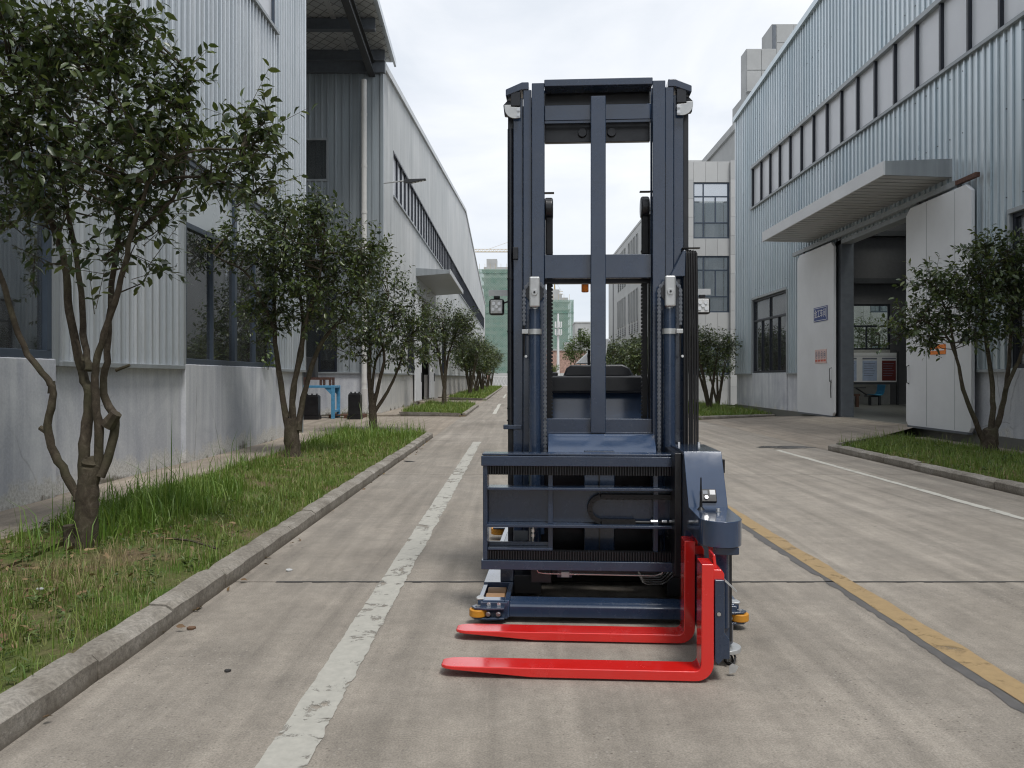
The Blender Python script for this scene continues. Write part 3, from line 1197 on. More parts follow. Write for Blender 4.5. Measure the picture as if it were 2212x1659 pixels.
def weeds(poly, n, size, seed, label):
    r = np.random.default_rng(seed)
    xs = [p[0] for p in poly]
    ys = [p[1] for p in poly]
    x = r.uniform(min(xs), max(xs), n * 3)
    y = r.uniform(min(ys), max(ys), n * 3)
    k = inside(poly, x, y)
    x, y = x[k][:n], y[k][:n]
    m = 6
    N = len(x) * m
    P = np.repeat(np.stack([x, y, np.full(len(x), 0.115)], 1), m, 0) + r.normal(0, size * 0.25, (N, 3)) * [1, 1, 0.3]
    P[:, 2] = np.maximum(P[:, 2], 0.11) + r.random(N) * size * 0.9
    a = r.uniform(0, 2 * PI, N)
    A = np.stack([np.cos(a), np.sin(a), r.uniform(0.0, 0.9, N)], 1)
    o = leaves('weeds', P, A, np.array([0, 0, 1.0]) + r.normal(0, 0.3, (N, 3)), size * r.uniform(0.6, 1.3, N), size * r.uniform(0.25, 0.6, N), M['leaf_light'], None, False)
    tag(o, label, 'weeds', kind='stuff')


weeds([(-2.2, 1.8), (-2.2, 9), (-4.4, 9), (-4.4, 1.8)], 420, 0.045, 51, 'small broad-leaved weeds among the grass of the near left bed')
weeds([(6.4, 9), (8.7, 9), (8.7, 16), (6.4, 15.5)], 260, 0.06, 52, 'small broad-leaved weeds among the grass of the right bed')

# ------------------------------------------------------------------ left hall (far, gable to the road)
far = empty('gabled_hall')
tag(far, 'pale corrugated gabled hall with a long strip window and a canopied door', 'factory hall')
FY0, FY1, FYM = 31.2, 133.0, 82.0


def gable(s):
    return 13.6 + 4.9 * (1 - abs(s - FYM) / (FYM - FY0))


FS = (33.9, 129.9, 9.19, 10.97)
FD = (43.0, 47.6, 0.0, 5.6)
FW = (38.3, 40.8, 1.66, 4.5)
FW3 = (56.0, 60.0, 1.66, 4.5)
near_top = 52.0
clad_wall(far, '+x', LX, FY0, near_top, 1.6, gable, [FS, FD, FW], M['clad_far'])
clad_wall(far, '+x', LX, near_top, FY1, 1.6, gable, [FS, FW3], M['clad_far'], 6.0, 0.42)
MB().box(LX - 0.25, LX - 0.02, FY0, FD[0], -0.05, 1.6).build('plinth', M['plinth_far'], far, bevel=0.01, seg=1)
MB().box(LX - 0.25, LX - 0.02, FD[1], FY1, -0.05, 1.6).build('plinth', M['plinth_far'], far, bevel=0.01, seg=1)
for (a, b) in ((FY0, FD[0]), (FD[1], FY1)):
    MB().box(LX - 0.01, LX + 0.07, a, b, 1.57, 1.63).build('drip_flashing', M['flashing'], far)
# roof edge trim following the gable
for (a, b) in ((FY0 - 0.1, FYM), (FYM, FY1 + 0.1)):
    MB().prism([(a, gable(a) - 0.05), (b, gable(b) - 0.05), (b, gable(b) + 0.22), (a, gable(a) + 0.22)], 'x', LX - 0.4, LX + 0.12).build('verge_trim', M['clad_far'], far)
for (a, b) in ((FY0, FYM), (FYM, FY1)):
    MB().prism([(a, gable(a) + 0.02), (b, gable(b) + 0.02), (b, gable(b) + 0.12), (a, gable(a) + 0.12)], 'x', -60, LX - 0.35).build('roof', M['clad_side'], far)
# long strip window
wbox('+x', LX, FS[0] - 0.06, FS[1], -0.1, 0.06, FS[3], FS[3] + 0.09).build('head_trim', M['frame_dark'], far)
wbox('+x', LX, FS[0] - 0.06, FS[1], -0.1, 0.09, FS[2] - 0.09, FS[2]).build('sill_trim', M['flashing'], far)
NP = 74
ws = (FS[1] - FS[0]) / NP
pane0 = MB().box(-0.06, -0.055, 0.03, ws - 0.03, FS[2], FS[3]).mesh('pane')
pane0.materials.append(M['pane_strip'])
mul0 = MB().box(-0.1, 0.03, -0.035, 0.035, FS[2], FS[3]).mesh('mullion')
mul0.materials.append(M['frame_dark'])
for i in range(NP + 1):
    inst(mul0, 'mullion', far, (LX, FS[0] + i * ws, 0))
    if i < NP:
        inst(pane0, 'pane', far, (LX, FS[0] + i * ws, 0))
window(far, '+x', LX, *FW, 2, 3.7, M['frame_dark'], M['glass'], 0.08, 0.1, 0.0)
window(far, '+x', LX, *FW3, 4, 3.7, M['frame_dark'], M['glass'], 0.08, 0.1, 0.0)
# door opening with leaf panels and canopy
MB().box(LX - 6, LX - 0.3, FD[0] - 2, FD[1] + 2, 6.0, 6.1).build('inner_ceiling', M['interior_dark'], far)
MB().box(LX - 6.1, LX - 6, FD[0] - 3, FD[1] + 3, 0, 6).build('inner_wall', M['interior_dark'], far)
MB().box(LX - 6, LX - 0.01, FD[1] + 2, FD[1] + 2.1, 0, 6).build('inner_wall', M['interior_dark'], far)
MB().box(LX - 6, LX + 0.3, FD[0] - 0.3, FD[1] + 0.3, -0.04, 0.14).build('threshold', M['yard_concrete'], far)
for (a, b) in ((FD[0] - 2.3, FD[0] + 0.25), (FD[1] - 0.2, FD[1] + 2.4)):
    p_ = MB().box(LX + 0.06, LX + 0.14, a, b, 0.22, 5.7).build('sliding_door', M['door_white'], far, bevel=0.01, seg=1)
    MB().box(LX + 0.14, LX + 0.19, b - 0.3, b - 0.26, 1.2, 1.7).build('handle', M['steel_dark'], p_)
cn = MB()
cn.prism([(LX, 6.72), (LX + 1.79, 6.86), (LX + 1.79, 7.05), (LX, 7.15)], 'y', 41.6, 51.6)
cno = cn.build('canopy', M['flashing'], far, bevel=0.01, seg=1)
MB().box(LX + 1.79, LX + 1.83, 41.5, 51.7, 6.82, 7.08).build('fascia', M['clad_far'], cno)
MB().box(LX + 0.04, LX + 0.10, 40.6, 50.5, 5.72, 5.86).build('door_track', M['steel_dark'], far)

# side wall towards the passage (faces the camera)
SW = (-9.2, -7.32, 9.1, 10.8)
SD = (-9.5, -7.0, 1.66, 5.0)
clad_wall(far, '-y', FY0, -20, LX, 1.62, lambda s: 13.6, [SW, SD], M['clad_side'], 1.02, 0.255, 0.04)
MB().box(-20, LX - 0.03, FY0 + 0.02, FY0 + 0.25, -0.05, 1.62).build('plinth', M['plinth'], far)
MB().box(-20, LX + 0.02, FY0 - 0.07, FY0 + 0.01, 1.6, 1.66).build('drip_flashing', M['flashing'], far)
window(far, '-y', FY0, *SW, 2, None, M['flashing'], M['glass'], 0.09, 0.1, 0.05)
window(far, '-y', FY0, *SD, 4, None, M['frame_dark'], M['glass_clear'], 0.09, 0.1, 0.05)
MB().box(-20, LX - 0.3, FY0 + 3.0, FY0 + 3.1, 0, 13).build('inner_wall', M['interior_dark'], far)
MB().box(LX - 0.05, LX + 0.07, FY0 - 0.08, FY0 + 0.06, 1.6, 13.5).build('corner_trim', M['clad_side'], far, bevel=0.01, seg=1)
pipe = MB().tube([(-5.9, 31.0, 0.12), (-5.9, 31.0, 13.0)], 0.105, 14).build('drain_pipe', M['pvc_white'], far, smooth=True)
for z in (1.2, 3.4, 5.6, 7.8, 9.6, 11.6):
    MB().cyl((-5.9, 31.0, z), 0.118, 0.10, 'z', 14).build('pipe_collar', M['pvc_white'], pipe, smooth=True)
MB().cyl((-5.9, 31.0, 0.0), 0.14, 1.0, 'z', 14).build('pipe_shoe', M['plinth_far'], pipe, smooth=True)
MB().box(-20, LX + 0.15, FY0 - 0.2, FY0, 13.3, 13.75).build('gutter', M['steel_grey'], far)

# wall lamp at the corner of the far hall
wl = empty('wall_lamp', (LX, 31.3, 9.05))
tag(wl, 'street lamp on a horizontal arm at the corner of the gabled hall', 'lamp')
MB().tube([(0, 0, 0), (0.95, -0.05, 0.10)], 0.028, 8).build('arm', M['zinc'], wl, smooth=True)
MB().prism([(0.85, 0.02), (1.15, 0.0), (1.72, 0.12), (1.72, 0.16), (1.2, 0.14), (0.88, 0.13)], 'y', -0.16, 0.06).build('lamp_head', M['steel_dark'], wl, bevel=0.01)
MB().box(-0.02, 0.04, -0.06, 0.06, -0.08, 0.08).build('wall_plate', M['zinc'], wl)
for k in range(4):
    MB().prism([(1.2 + k * 0.12, 0.008 + k * 0.025 ), (1.28 + k * 0.12, 0.025 + k * 0.025), (1.28 + k * 0.12, 0.018 + k * 0.025), (1.2 + k * 0.12, 0.001 + k * 0.025)], 'y', -0.12, 0.02).build('lens', M['lamp_lens'], wl)

# roof spanning the passage between the halls
cr = empty('passage_roof')
tag(cr, 'high lean-to roof with foil insulation spanning the passage between the two left halls', 'roof')


def crz(y):
    return 14.05 + 0.135 * (31.9 - y)


MB().prism([(19.75, crz(19.75)), (31.9, crz(31.9)), (31.9, crz(31.9) + 0.03), (19.75, crz(19.75) + 0.03)], 'x', -22, -5.0).build('insulation', M['foil'], cr)
MB().prism([(19.75, crz(19.75) + 0.032), (32.0, crz(32.0) + 0.032), (32.0, crz(32.0) + 0.1), (19.75, crz(19.75) + 0.1)], 'x', -22, -4.9).build('roof_sheet', M['clad_left'], cr)
MB().prism([(19.75, crz(19.75) - 0.02), (32.1, crz(32.1) - 0.10), (32.1, crz(32.1) + 0.16), (19.75, crz(19.75) + 0.2)], 'x', -4.9, -4.82).build('fascia', M['clad_left'], cr)
for y in (21.4, 23.9, 26.4, 28.9, 31.0):
    z = crz(y)
    b = MB().box(-22, -5.1, y - 0.04, y + 0.04, z - 0.42, z - 0.02)
    b.box(-22, -5.1, y - 0.13, y + 0.13, z - 0.46, z - 0.421)
    b.build('purlin', M['steel_grey'], cr)
for x in (-5.62, -11.5):
    mb = MB()
    for (hw, za, zb) in ((0.13, -0.98, -0.94), (0.03, -0.94, -0.52), (0.13, -0.52, -0.48)):
        mb.prism([(19.75, crz(19.75) + za - 0.04), (31.15, crz(31.15) + za), (31.15, crz(31.15) + zb), (19.75, crz(19.75) + zb)], 'x', x - hw, x + hw)
    mb.build('rafter', M['steel_dark'], cr)
for x in (-6.6, -8.6, -10.4):
    MB().prism([(19.75, crz(19.75) - 0.06), (31.5, crz(31.5) - 0.06), (31.5, crz(31.5) - 0.01), (19.75, crz(19.75) - 0.01)], 'x', x - 0.09, x + 0.09).build('batten', M['zinc'], cr)

# ------------------------------------------------------------------ blue work table, crates and pallet in the passage
tb = empty('work_table', (-7.35, 27.9, 0))
tag(tb, 'tall light-blue steel work table standing in the passage under the rusty frame', 'table')
MB().box(-1.0, 1.0, 0, 0.95, 1.08, 1.16).build('table_top', M['table_blue'], tb, bevel=0.008, seg=1)
for (x, y) in ((-0.94, 0.05), (0.94, 0.05), (-0.94, 0.9), (0.94, 0.9)):
    MB().box(x - 0.06, x + 0.06, y - 0.05, y + 0.05, 0, 1.08).build('leg', M['table_blue'], tb, bevel=0.006, seg=1)
    sgn = -1 if x > 0 else 1
    MB().prism([(x, 1.08), (x + sgn * 0.3, 1.08), (x, 0.78)], 'y', y - 0.02, y + 0.02).build('gusset', M['table_blue'], tb)
for x in (-0.94, 0.94):
    MB().box(x - 0.04, x + 0.04, 0.1, 0.85, 0.22, 0.30).build('stretcher', M['table_blue'], tb)
rf = empty('rusty_frame', (-7.35, 28.2, 1.16))
tag(rf, 'rusty steel frame lying on top of the blue work table', 'frame')
for y in (0.0, 0.5):
    MB().box(-1.2, 0.82, y - 0.04, y + 0.04, 0.20, 0.29).build('rail', M['rust'], rf)
for x in (-1.0, -0.55, -0.15, 0.45, 0.78):
    MB().box(x - 0.04, x + 0.04, -0.03, 0.03, 0, 0.20).build('foot', M['rust'], rf)
    MB().box(x - 0.04, x + 0.04, 0.47, 0.53, 0, 0.20).build('foot', M['rust'], rf)
mb = MB()
mb.box(-1.15, 0.25, 0.05, 0.45, 0.29, 1.0)
bx = mb.build('steel_bin', M['steel_dark'], None, bevel=0.01, seg=1, loc=(-7.35, 28.2, 1.16))
tag(bx, 'dark steel bin resting on the rusty frame above the blue table', 'bin')
for i in range(5):
    MB().box(-1.1 + i * 0.3, -1.06 + i * 0.3, 0.03, 0.048, 0.31, 0.98).build('rib', M['steel_dark'], bx)


def battery(x, y, w, h, label):
    t = empty('battery_case', (x, y, 0))
    tag(t, label, 'battery case', 'black battery cases in the passage')
    MB().box(-w / 2, w / 2, 0, 0.35, 0.14, h).build('case', M['black_paint'], t, bevel=0.012)
    MB().box(-w / 2 + 0.03, w / 2 - 0.03, 0.03, 0.32, h, h + 0.04).build('top_frame', M['black_paint'], t)
    for k in range(3):
        MB().cyl((-w / 2 + w * (k + 0.5) / 3, 0.17, h + 0.04), 0.03, 0.05, 'z', 8).build('terminal', M['steel_dark'], t)
    MB().box(-w / 2 - 0.02, w / 2 + 0.02, -0.03, 0.38, 0.0, 0.14).build('skid', M['black_paint'], t)


battery(-8.05, 27.3, 0.55, 0.98, 'tallest black battery case standing under the blue table')
battery(-7.42, 27.35, 0.18, 0.80, 'narrow black battery case between two wider ones under the table')
battery(-7.02, 27.3, 0.5, 0.80, 'broad black battery case beside the table leg')
battery(-5.58, 27.5, 0.42, 0.86, 'black battery case standing alone before the white drain pipe')
pal = empty('pallet', (-6.05, 28.3, 0))
tag(pal, 'low dark wooden pallet on the ground beside the blue table', 'pallet')
for k in range(5):
    MB().box(-0.6, 0.6, k * 0.2, k * 0.2 + 0.14, 0.09, 0.115).build('plank', M['wood_dark'], pal)
for x in (-0.55, 0.0, 0.55):
    MB().box(x - 0.05, x + 0.05, 0, 0.94, 0, 0.09).build('bearer', M['wood_dark'], pal)

t_ = NT('added_rooflight')
t_.t.nodes.remove(t_.bsdf)
tl_ = t_.n('BsdfTransparent')
tl_.inputs[0].default_value = (0.75, 0.76, 0.74, 1)
t_.l(tl_.outputs[0], t_.out.inputs['Surface'])
M['added_rooflight'] = t_.m
# ------------------------------------------------------------------ right hall with workshop door
RX = 9.4
ws_ = empty('workshop_hall')
tag(ws_, 'pale-blue corrugated workshop hall with a canopied open sliding door', 'factory hall')
RY0, RY1 = -26.0, 34.1


def rtop(s):
    return 12.4 + 0.07 * (34.1 - s)


RS = (-26.0, 31.75, 8.2, 9.72)
RD = (17.2, 25.9, 0.0, 5.42)
RW = (27.7, 31.7, 1.62, 4.5)
RW2 = (11.1, 15.15, 1.62, 4.55)
clad_wall(ws_, '-x', RX, 8.0, RY1, 1.58, rtop, [RS, RD, RW, RW2], M['clad_right'], 0.75, 0.25, 0.036)
clad_wall(ws_, '-x', RX, RY0, 8.0, 1.58, rtop, [RS], M['clad_right'], 4.0, 0.25, 0.036)
for (a, b) in ((RY0, 17.6), (24.6, RY1)):
    MB().box(RX + 0.02, RX + 0.26, a, b, -0.05, 1.58).build('plinth', M['plinth'], ws_, bevel=0.01, seg=1)
for w in (RW, RW2):
    MB().box(RX - 0.03, RX + 0.25, w[0] - 0.02, w[1] + 0.02, -0.04, 1.615).build('window_parapet', M['plinth'], ws_, bevel=0.012)
    MB().box(RX - 0.06, RX + 0.1, w[0] - 0.05, w[1] + 0.05, w[3], w[3] + 0.09).build('head_trim', M['flashing'], ws_, bevel=0.005, seg=1)
    for (a, b) in ((w[0] - 0.08, w[0]), (w[1], w[1] + 0.08)):
        MB().box(RX - 0.045, RX + 0.1, a, b, 1.56, w[3]).build('jamb_trim', M['flashing'], ws_, bevel=0.004, seg=1)
    window(ws_, '-x', RX, *w, 4, 3.66, M['frame_dark'], M['glass'], 0.08, 0.1, -0.02, False, 2)
    mb = MB()
    n = 60
    for i in range(n):
        y = w[0] + 0.1 + (w[1] - w[0] - 0.2) * i / n
        y2 = w[0] + 0.1 + (w[1] - w[0] - 0.2) * (i + 1) / n
        f = lambda k: RX + 0.22 + 0.025 * math.sin(k * 1.3) + 0.015 * math.sin(k * 0.37)
        mb.poly([(f(i), y, 1.72 + 0.25 * math.sin(i * .2)), (f(i + 1), y2, 1.72 + 0.25 * math.sin((i + 1) * .2)), (f(i + 1), y2, 4.4), (f(i), y, 4.4)])
    mb.build('curtain', M['curtain'], ws_, smooth=True)
for (a, b) in ((RY0, RW2[0] - 0.08), (RW2[1] + 0.08, 17.4), (25.9, RW[0] - 0.08), (RW[1] + 0.08, RY1)):
    MB().box(RX - 0.075, RX + 0.01, a, b, 1.55, 1.61).build('drip_flashing', M['flashing'], ws_, bevel=0.004, seg=1)
# strip window
wbox('-x', RX, RS[0], RS[1] + 0.06, -0.1, 0.075, RS[3], RS[3] + 0.12).build('head_trim', M['flashing'], ws_)
wbox('-x', RX, RS[0], RS[1] + 0.06, -0.1, 0.095, RS[2] - 0.10, RS[2] - 0.03).build('sill_trim', M['flashing'], ws_)
wbox('-x', RX, RS[0], RS[1] + 0.02, -0.1, 0.03, RS[2] - 0.03, RS[2] + 0.02).build('sill_frame', M['frame_dark'], ws_)
NR = 53
wr = 1.083
for i in range(NR + 1):
    y = RS[1] - i * wr
    MB().box(RX - 0.03, RX + 0.1, y - 0.036, y + 0.036, RS[2] + 0.02, RS[3]).build('mullion', M['frame_dark'], ws_)
    if i < NR:
        MB().box(RX + 0.05, RX + 0.056, y - wr + 0.03, y - 0.03, RS[2] + 0.02, RS[3]).build('pane', M['pane_strip'], ws_)
# verge
MB().prism([(RY0, rtop(RY0) - 0.04), (RY1 + 0.1, rtop(RY1) - 0.04), (RY1 + 0.1, rtop(RY1) + 0.16), (RY0, rtop(RY0) + 0.16)], 'x', RX - 0.12, RX + 0.5).build('verge_trim', M['clad_right'], ws_)
MB().prism([(RY0, rtop(RY0) + 0.0), (RY1, rtop(RY1) + 0.0), (RY1, rtop(RY1) + 0.08), (RY0, rtop(RY0) + 0.08)], 'x', RX + 0.5, 11.5).build('roof', M['clad_side'], ws_)
for k in range(5):  # clear roof strips added to brighten the workshop inside
    for (xa, xb, nm, mm) in ((11.5 + k * 4.5, 13.1 + k * 4.5, 'added_rooflight', 'added_rooflight'), (13.1 + k * 4.5, 16.0 + k * 4.5, 'roof', 'clad_side')):
        MB().prism([(RY0, rtop(RY0) + 0.0), (RY1, rtop(RY1) + 0.0), (RY1, rtop(RY1) + 0.08), (RY0, rtop(RY0) + 0.08)], 'x', xa, xb).build(nm, M[mm], ws_)
MB().box(RX - 0.05, RX + 0.06, RY1 - 0.06, RY1 + 0.05, 1.58, 12.4).build('corner_trim', M['clad_left'], ws_)
# interior: floor, end wall with window, back and front walls
MB().box(RX - 0.05, 34, RY0, RY1, 0.0, 0.305).build('inner_floor', M['interior_floor'], ws_)
IW = (13.0, 15.85, 2.62, 4.55)
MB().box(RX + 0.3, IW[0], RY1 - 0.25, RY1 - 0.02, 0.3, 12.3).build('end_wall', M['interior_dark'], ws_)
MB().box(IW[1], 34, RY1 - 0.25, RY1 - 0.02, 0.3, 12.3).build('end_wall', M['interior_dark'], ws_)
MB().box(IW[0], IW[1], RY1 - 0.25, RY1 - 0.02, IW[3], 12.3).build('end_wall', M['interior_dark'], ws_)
MB().box(IW[0], IW[1], RY1 - 0.25, RY1 - 0.02, 0.3, IW[2]).build('end_wall', M['interior_wall'], ws_)
window(ws_, '-y', RY1 - 0.25, IW[0], IW[1], IW[2], IW[3], 3, 3.62, M['frame_dark'], M['glass_clear'], 0.07, 0.1, -0.02, False, 1)
MB().box(30, 30.2, RY0, RY1, 0.3, 12.3).build('inner_wall', M['interior_dark'], ws_)
MB().box(RX + 0.3, 30, RY0, RY0 + 0.2, 0.3, 12.3).build('inner_wall', M['interior_dark'], ws_)
for (xa, xb, za, zb) in ((RX + 0.07, IW[0], 0.0, 12.38), (IW[1], 34, 0.0, 12.38), (IW[0], IW[1], 0.0, IW[2]), (IW[0], IW[1], IW[3], 12.38)):
    nsh = max(1, int((xb - xa) / 1.0))
    for i in range(nsh):
        w_ = (xb - xa) / nsh
        MB().box(xa + i * w_, xa + (i + 1) * w_ - 0.03, RY1 - 0.015, RY1 + 0.03, za, zb).build('cladding_sheet', M['clad_right'], ws_)
for z in (5.4, 7.4):
    MB().box(RX + 0.4, 30, RY1 - 0.5, RY1 - 0.26, z, z + 0.22).build('wall_girt', M['steel_dark'], ws_)
# door: steel posts, track, two sliding leaves
MB().box(RX - 0.02, RX + 0.35, 23.05, 23.45, 0.3, 5.5).build('door_post', M['steel_grey'], ws_, bevel=0.01, seg=1)
MB().box(RX - 0.02, RX + 0.35, 18.2, 18.6, 0.3, 5.5).build('door_post', M['steel_grey'], ws_, bevel=0.01, seg=1)
MB().box(RX + 0.02, RX + 0.3, 23.45, 25.9, 0.0, 5.42).build('infill_wall', M['steel_grey'], ws_)
MB().box(RX + 0.02, RX + 0.3, 17.2, 18.2, 0.0, 5.42).build('infill_wall', M['steel_grey'], ws_)
MB().box(RX - 0.02, RX + 0.3, 17.25, 25.85, 5.30, 5.42).build('lintel', M['flashing'], ws_)
MB().box(RX - 0.20, RX - 0.10, 16.75, 26.6, 5.46, 5.58).build('door_track', M['flashing'], ws_)
MB().box(RX - 0.195, RX - 0.105, 16.0, 16.75, 5.475, 5.565).build('rusty_track', M['rust'], ws_)


def leaf_panel(y0, y1, z0, z1, seams):
    pts = [(y0, z0 + 0.12), (y0 + 0.12, z0), (y1 - 0.12, z0), (y1, z0 + 0.12), (y1, z1 - 0.15), (y1 - 0.2, z1), (y0 + 0.2, z1), (y0, z1 - 0.15)]
    d = MB().prism(pts, 'x', RX - 0.20, RX - 0.12).build('sliding_door', M['door_white'], ws_, bevel=0.012)
    for y in seams:
        MB().box(RX - 0.203, RX - 0.2005, y - 0.006, y + 0.006, z0 + 0.05, z1 - 0.05).build('seam', M['flashing'], d)
    MB().box(RX - 0.215, RX - 0.105, y0 + 0.1, y1 - 0.1, z0 - 0.02, z0 + 0.03).build('bottom_rail', M['steel_grey'], d)
    for y in (y0 + 0.5, y1 - 0.5):
        MB().box(RX - 0.17, RX - 0.14, y - 0.06, y + 0.06, z1 - 0.05, 5.5).build('hanger', M['steel_dark'], d)
    return d


d1 = leaf_panel(23.15, 26.15, 0.30, 5.40, [])
d2 = leaf_panel(16.15, 18.85, 0.30, 5.40, [16.75, 17.9])
for y, d in ((23.3, d1), (18.7, d2)):
    MB().tube([(RX - 0.20, y, 1.3), (RX - 0.26, y, 1.33), (RX - 0.26, y, 1.7), (RX - 0.20, y, 1.73)], 0.012, 6).build('handle', M['steel_dark'], d, smooth=True)
MB().tube([(RX - 0.215, 23.3, 1.38), (RX - 0.225, 23.32, 1.1), (RX - 0.215, 23.31, 0.85)], 0.012, 5).build('lock_chain', M['steel_dark'], d1)
# canopy with boarded soffit
simple('soffit', (0.42, 0.43, 0.43), 0.5, var=0.05)
CX, CY0, CY1 = 7.93, 17.2, 25.6
can = MB().prism([(RX, 5.78), (CX, 5.84), (CX, 6.06), (RX, 6.12)], 'y', CY0, CY1).build('canopy', M['steel_dark'], ws_)
MB().box(CX - 0.04, CX, CY0 - 0.04, CY1 + 0.04, 5.80, 6.10).build('fascia', M['door_white'], can)
MB().prism([(RX, 5.75), (CX, 5.80), (CX, 6.10), (RX, 6.15)], 'y', CY0 - 0.04, CY0 - 0.003).build('fascia', M['flashing'], can)
for i in range(28):
    y = CY0 + 0.02 + i * 0.3
    MB().prism([(RX, 5.762), (CX, 5.800), (CX, 5.838), (RX, 5.778)], 'y', y, y + 0.245).build('soffit_board', M['soffit'], can)
MB().box(RX - 0.09, RX - 0.02, CY0, CY1, 5.5, 5.62).build('bracket_rail', M['flashing'], ws_)


scr = MB().cyl((0, 0, -0.006), 0.014, 0.012, 'x', 6)
sm_ = scr.mesh('screw')
sm_.materials.append(M['steel_grey'])
for z in (3.0, 4.9, 6.6, 7.9, 10.2, 11.6):
    for k in range(46):
        yy = 11.3 + k * 0.5
        if z < 4.6 and (RW[0] - .1 < yy < RW[1] + .1 or RW2[0] - .1 < yy < RW2[1] + .1): continue
        if z < 6.2 and 15.9 < yy < 26.3: continue
        inst(sm_, 'screw', ws_, (RX - 0.012, yy, z))
# ------------------------------------------------------------------ signs and what stands indoors
def text_mesh(body, size, name, mat, parent, loc, rot, extrude=0.002, sx=1.0):
    cu = bpy.data.curves.new(name, 'FONT')
    cu.body = body
    cu.size = size
    cu.extrude = extrude
    cu.align_x = 'CENTER'
    cu.align_y = 'CENTER'
    tmp = bpy.data.objects.new(name + '_tmp', cu)
    COL.objects.link(tmp)
    bpy.context.view_layer.update()
    dg = bpy.context.evaluated_depsgraph_get()
    me = bpy.data.meshes.new_from_object(tmp.evaluated_get(dg))
    bpy.data.objects.remove(tmp)
    me.materials.clear()
    me.materials.append(mat)
    o = bpy.data.objects.new(name, me)
    COL.objects.link(o)
    o.parent = parent
    o.location = loc
    o.rotation_euler = rot
    o.scale = (sx, 1, 1)
    return o


SX = RX - 0.20
sg = empty('workshop_sign', (SX - 0.008, 24.12, 3.36))
tag(sg, 'blue and white workshop name sign on the open white sliding door', 'sign')
MB().box(-0.012, 0.008, -0.53, 0.53, -0.22, 0.22).build('sign_plate', M['sign_blue'], sg, bevel=0.004, seg=1)
for (a, b, c, d) in ((-0.50, 0.50, 0.18, 0.195), (-0.50, 0.50, -0.195, -0.18), (-0.50, -0.485, -0.18, 0.18), (0.485, 0.50, -0.18, 0.18)):
    MB().box(-0.0145, -0.012, a, b, c, d).build('border_line', M['sign_white'], sg)
text_mesh('金工车间', 0.27, 'lettering', M['sign_white'], sg, (-0.015, 0, 0.0), (PI / 2, 0, -PI / 2), 0.0015, 0.86)
ss = empty('safety_sign', (SX - 0.008, 24.1, 2.08))
tag(ss, 'pale pink safety sign with four round pictograms on the white sliding door', 'sign')
MB().box(-0.01, 0.008, -0.45, 0.45, -0.21, 0.21).build('sign_plate', M['sign_pink'], ss, bevel=0.003, seg=1)
for k in range(4):
    y = -0.325 + k * 0.2167
    mb = MB()
    n = 20
    for i in range(n):
        a, b = 2 * PI * i / n, 2 * PI * (i + 1) / n
        mb.poly([(-0.0125, y + math.cos(q) * r_ * 0.085, 0.045 + math.sin(q) * r_ * 0.11) for q, r_ in ((a, 1), (b, 1), (b, 0.8), (a, 0.8))])
    ic = mb.build('pictogram', M['board_text'], ss)
    MB().box(-0.0125, -0.011, y - 0.03, y + 0.03, 0.0, 0.05).build('figure', M['board_text'], ic)
    MB().box(-0.0125, -0.011, y - 0.02, y + 0.035, 0.06, 0.10).build('figure', M['board_text'], ic)
    MB().box(-0.0125, -0.011, y - 0.085, y + 0.085, -0.155, -0.095).build('caption_bar', M['sign_red'], ss)
so = MB().box(SX - 0.012, SX + 0.004, 17.1, 17.72, 1.95, 2.16).build('warning_sign', M['orange'], None)
tag(so, 'small orange warning plate on the right-hand sliding door behind the tree leaves', 'sign')
MB().box(SX - 0.0145, SX - 0.012, 17.15, 17.67, 2.03, 2.07).build('stripe', M['sign_white'], so)

nb = empty('notice_board', (14.6, 33.3, 1.25))
tag(nb, 'white notice board on posts inside the open workshop door', 'notice board')
MB().box(-1.3, 1.25, -0.03, 0.03, 0.0, 1.22).build('panel', M['sign_white'], nb, bevel=0.006, seg=1)
for (x0, x1, c) in ((-1.05, -0.42, 'board_blue'), (-0.17, 0.43, 'board_blue'), (0.64, 1.22, 'board_red')):
    q = MB().box(x0, x1, -0.036, -0.031, 0.06, 0.90).build('poster', M[c], nb)
    MB().box(x0, x1, -0.036, -0.031, 0.95, 1.01).build('heading', M['board_text'], nb)
    for k in range(6):
        MB().box(x0 + 0.05, x1 - 0.08 - 0.04 * (k % 3), -0.038, -0.036, 0.76 - k * 0.10, 0.78 - k * 0.10).build('print_line', M['board_text'], q)
MB().box(-1.3, 1.25, -0.036, -0.031, 1.08, 1.09).build('rule_line', M['board_text'], nb)
for x in (-1.36, 1.31):
    MB().box(x - 0.04, x + 0.04, -0.03, 0.05, -0.945, 1.3).build('post', M['steel_dark'], nb)
MB().box(-1.4, 1.35, -0.04, 0.04, -0.10, 0.0).build('bottom_rail', M['steel_dark'], nb)

ch = empty('canteen_seat', (14.6, 32.6, 0.305))
tag(ch, 'pair of blue moulded seats with a small table on one steel base indoors', 'seat')
for x in (-0.05, 0.30):
    mb = MB()
    sec = [(0.26, 0.46), (0.05, 0.43), (-0.08, 0.46), (-0.14, 0.60), (-0.17, 0.85)]
    for a, b in zip(sec, sec[1:]):
        mb.prism([(a[0], a[1]), (b[0], b[1]), (b[0] - 0.015, b[1] - 0.02), (a[0], a[1] - 0.025)], 'y', x - 0.17, x + 0.17)
    s_ = mb.build('seat_shell', M['chair_blue'], ch, bevel=0.008)
    s_.rotation_euler = (0, 0, PI)
    s_.location = (0.1, x * 2 - 0.2, 0)
MB().box(-0.35, 0.2, 0.0, 0.07, 0.34, 0.41).build('beam', M['steel_dark'], ch)
for x in (-0.15, 0.25):
    MB().box(x - 0.04, x + 0.04, -0.02, 0.08, 0, 0.40).build('leg', M['steel_dark'], ch)
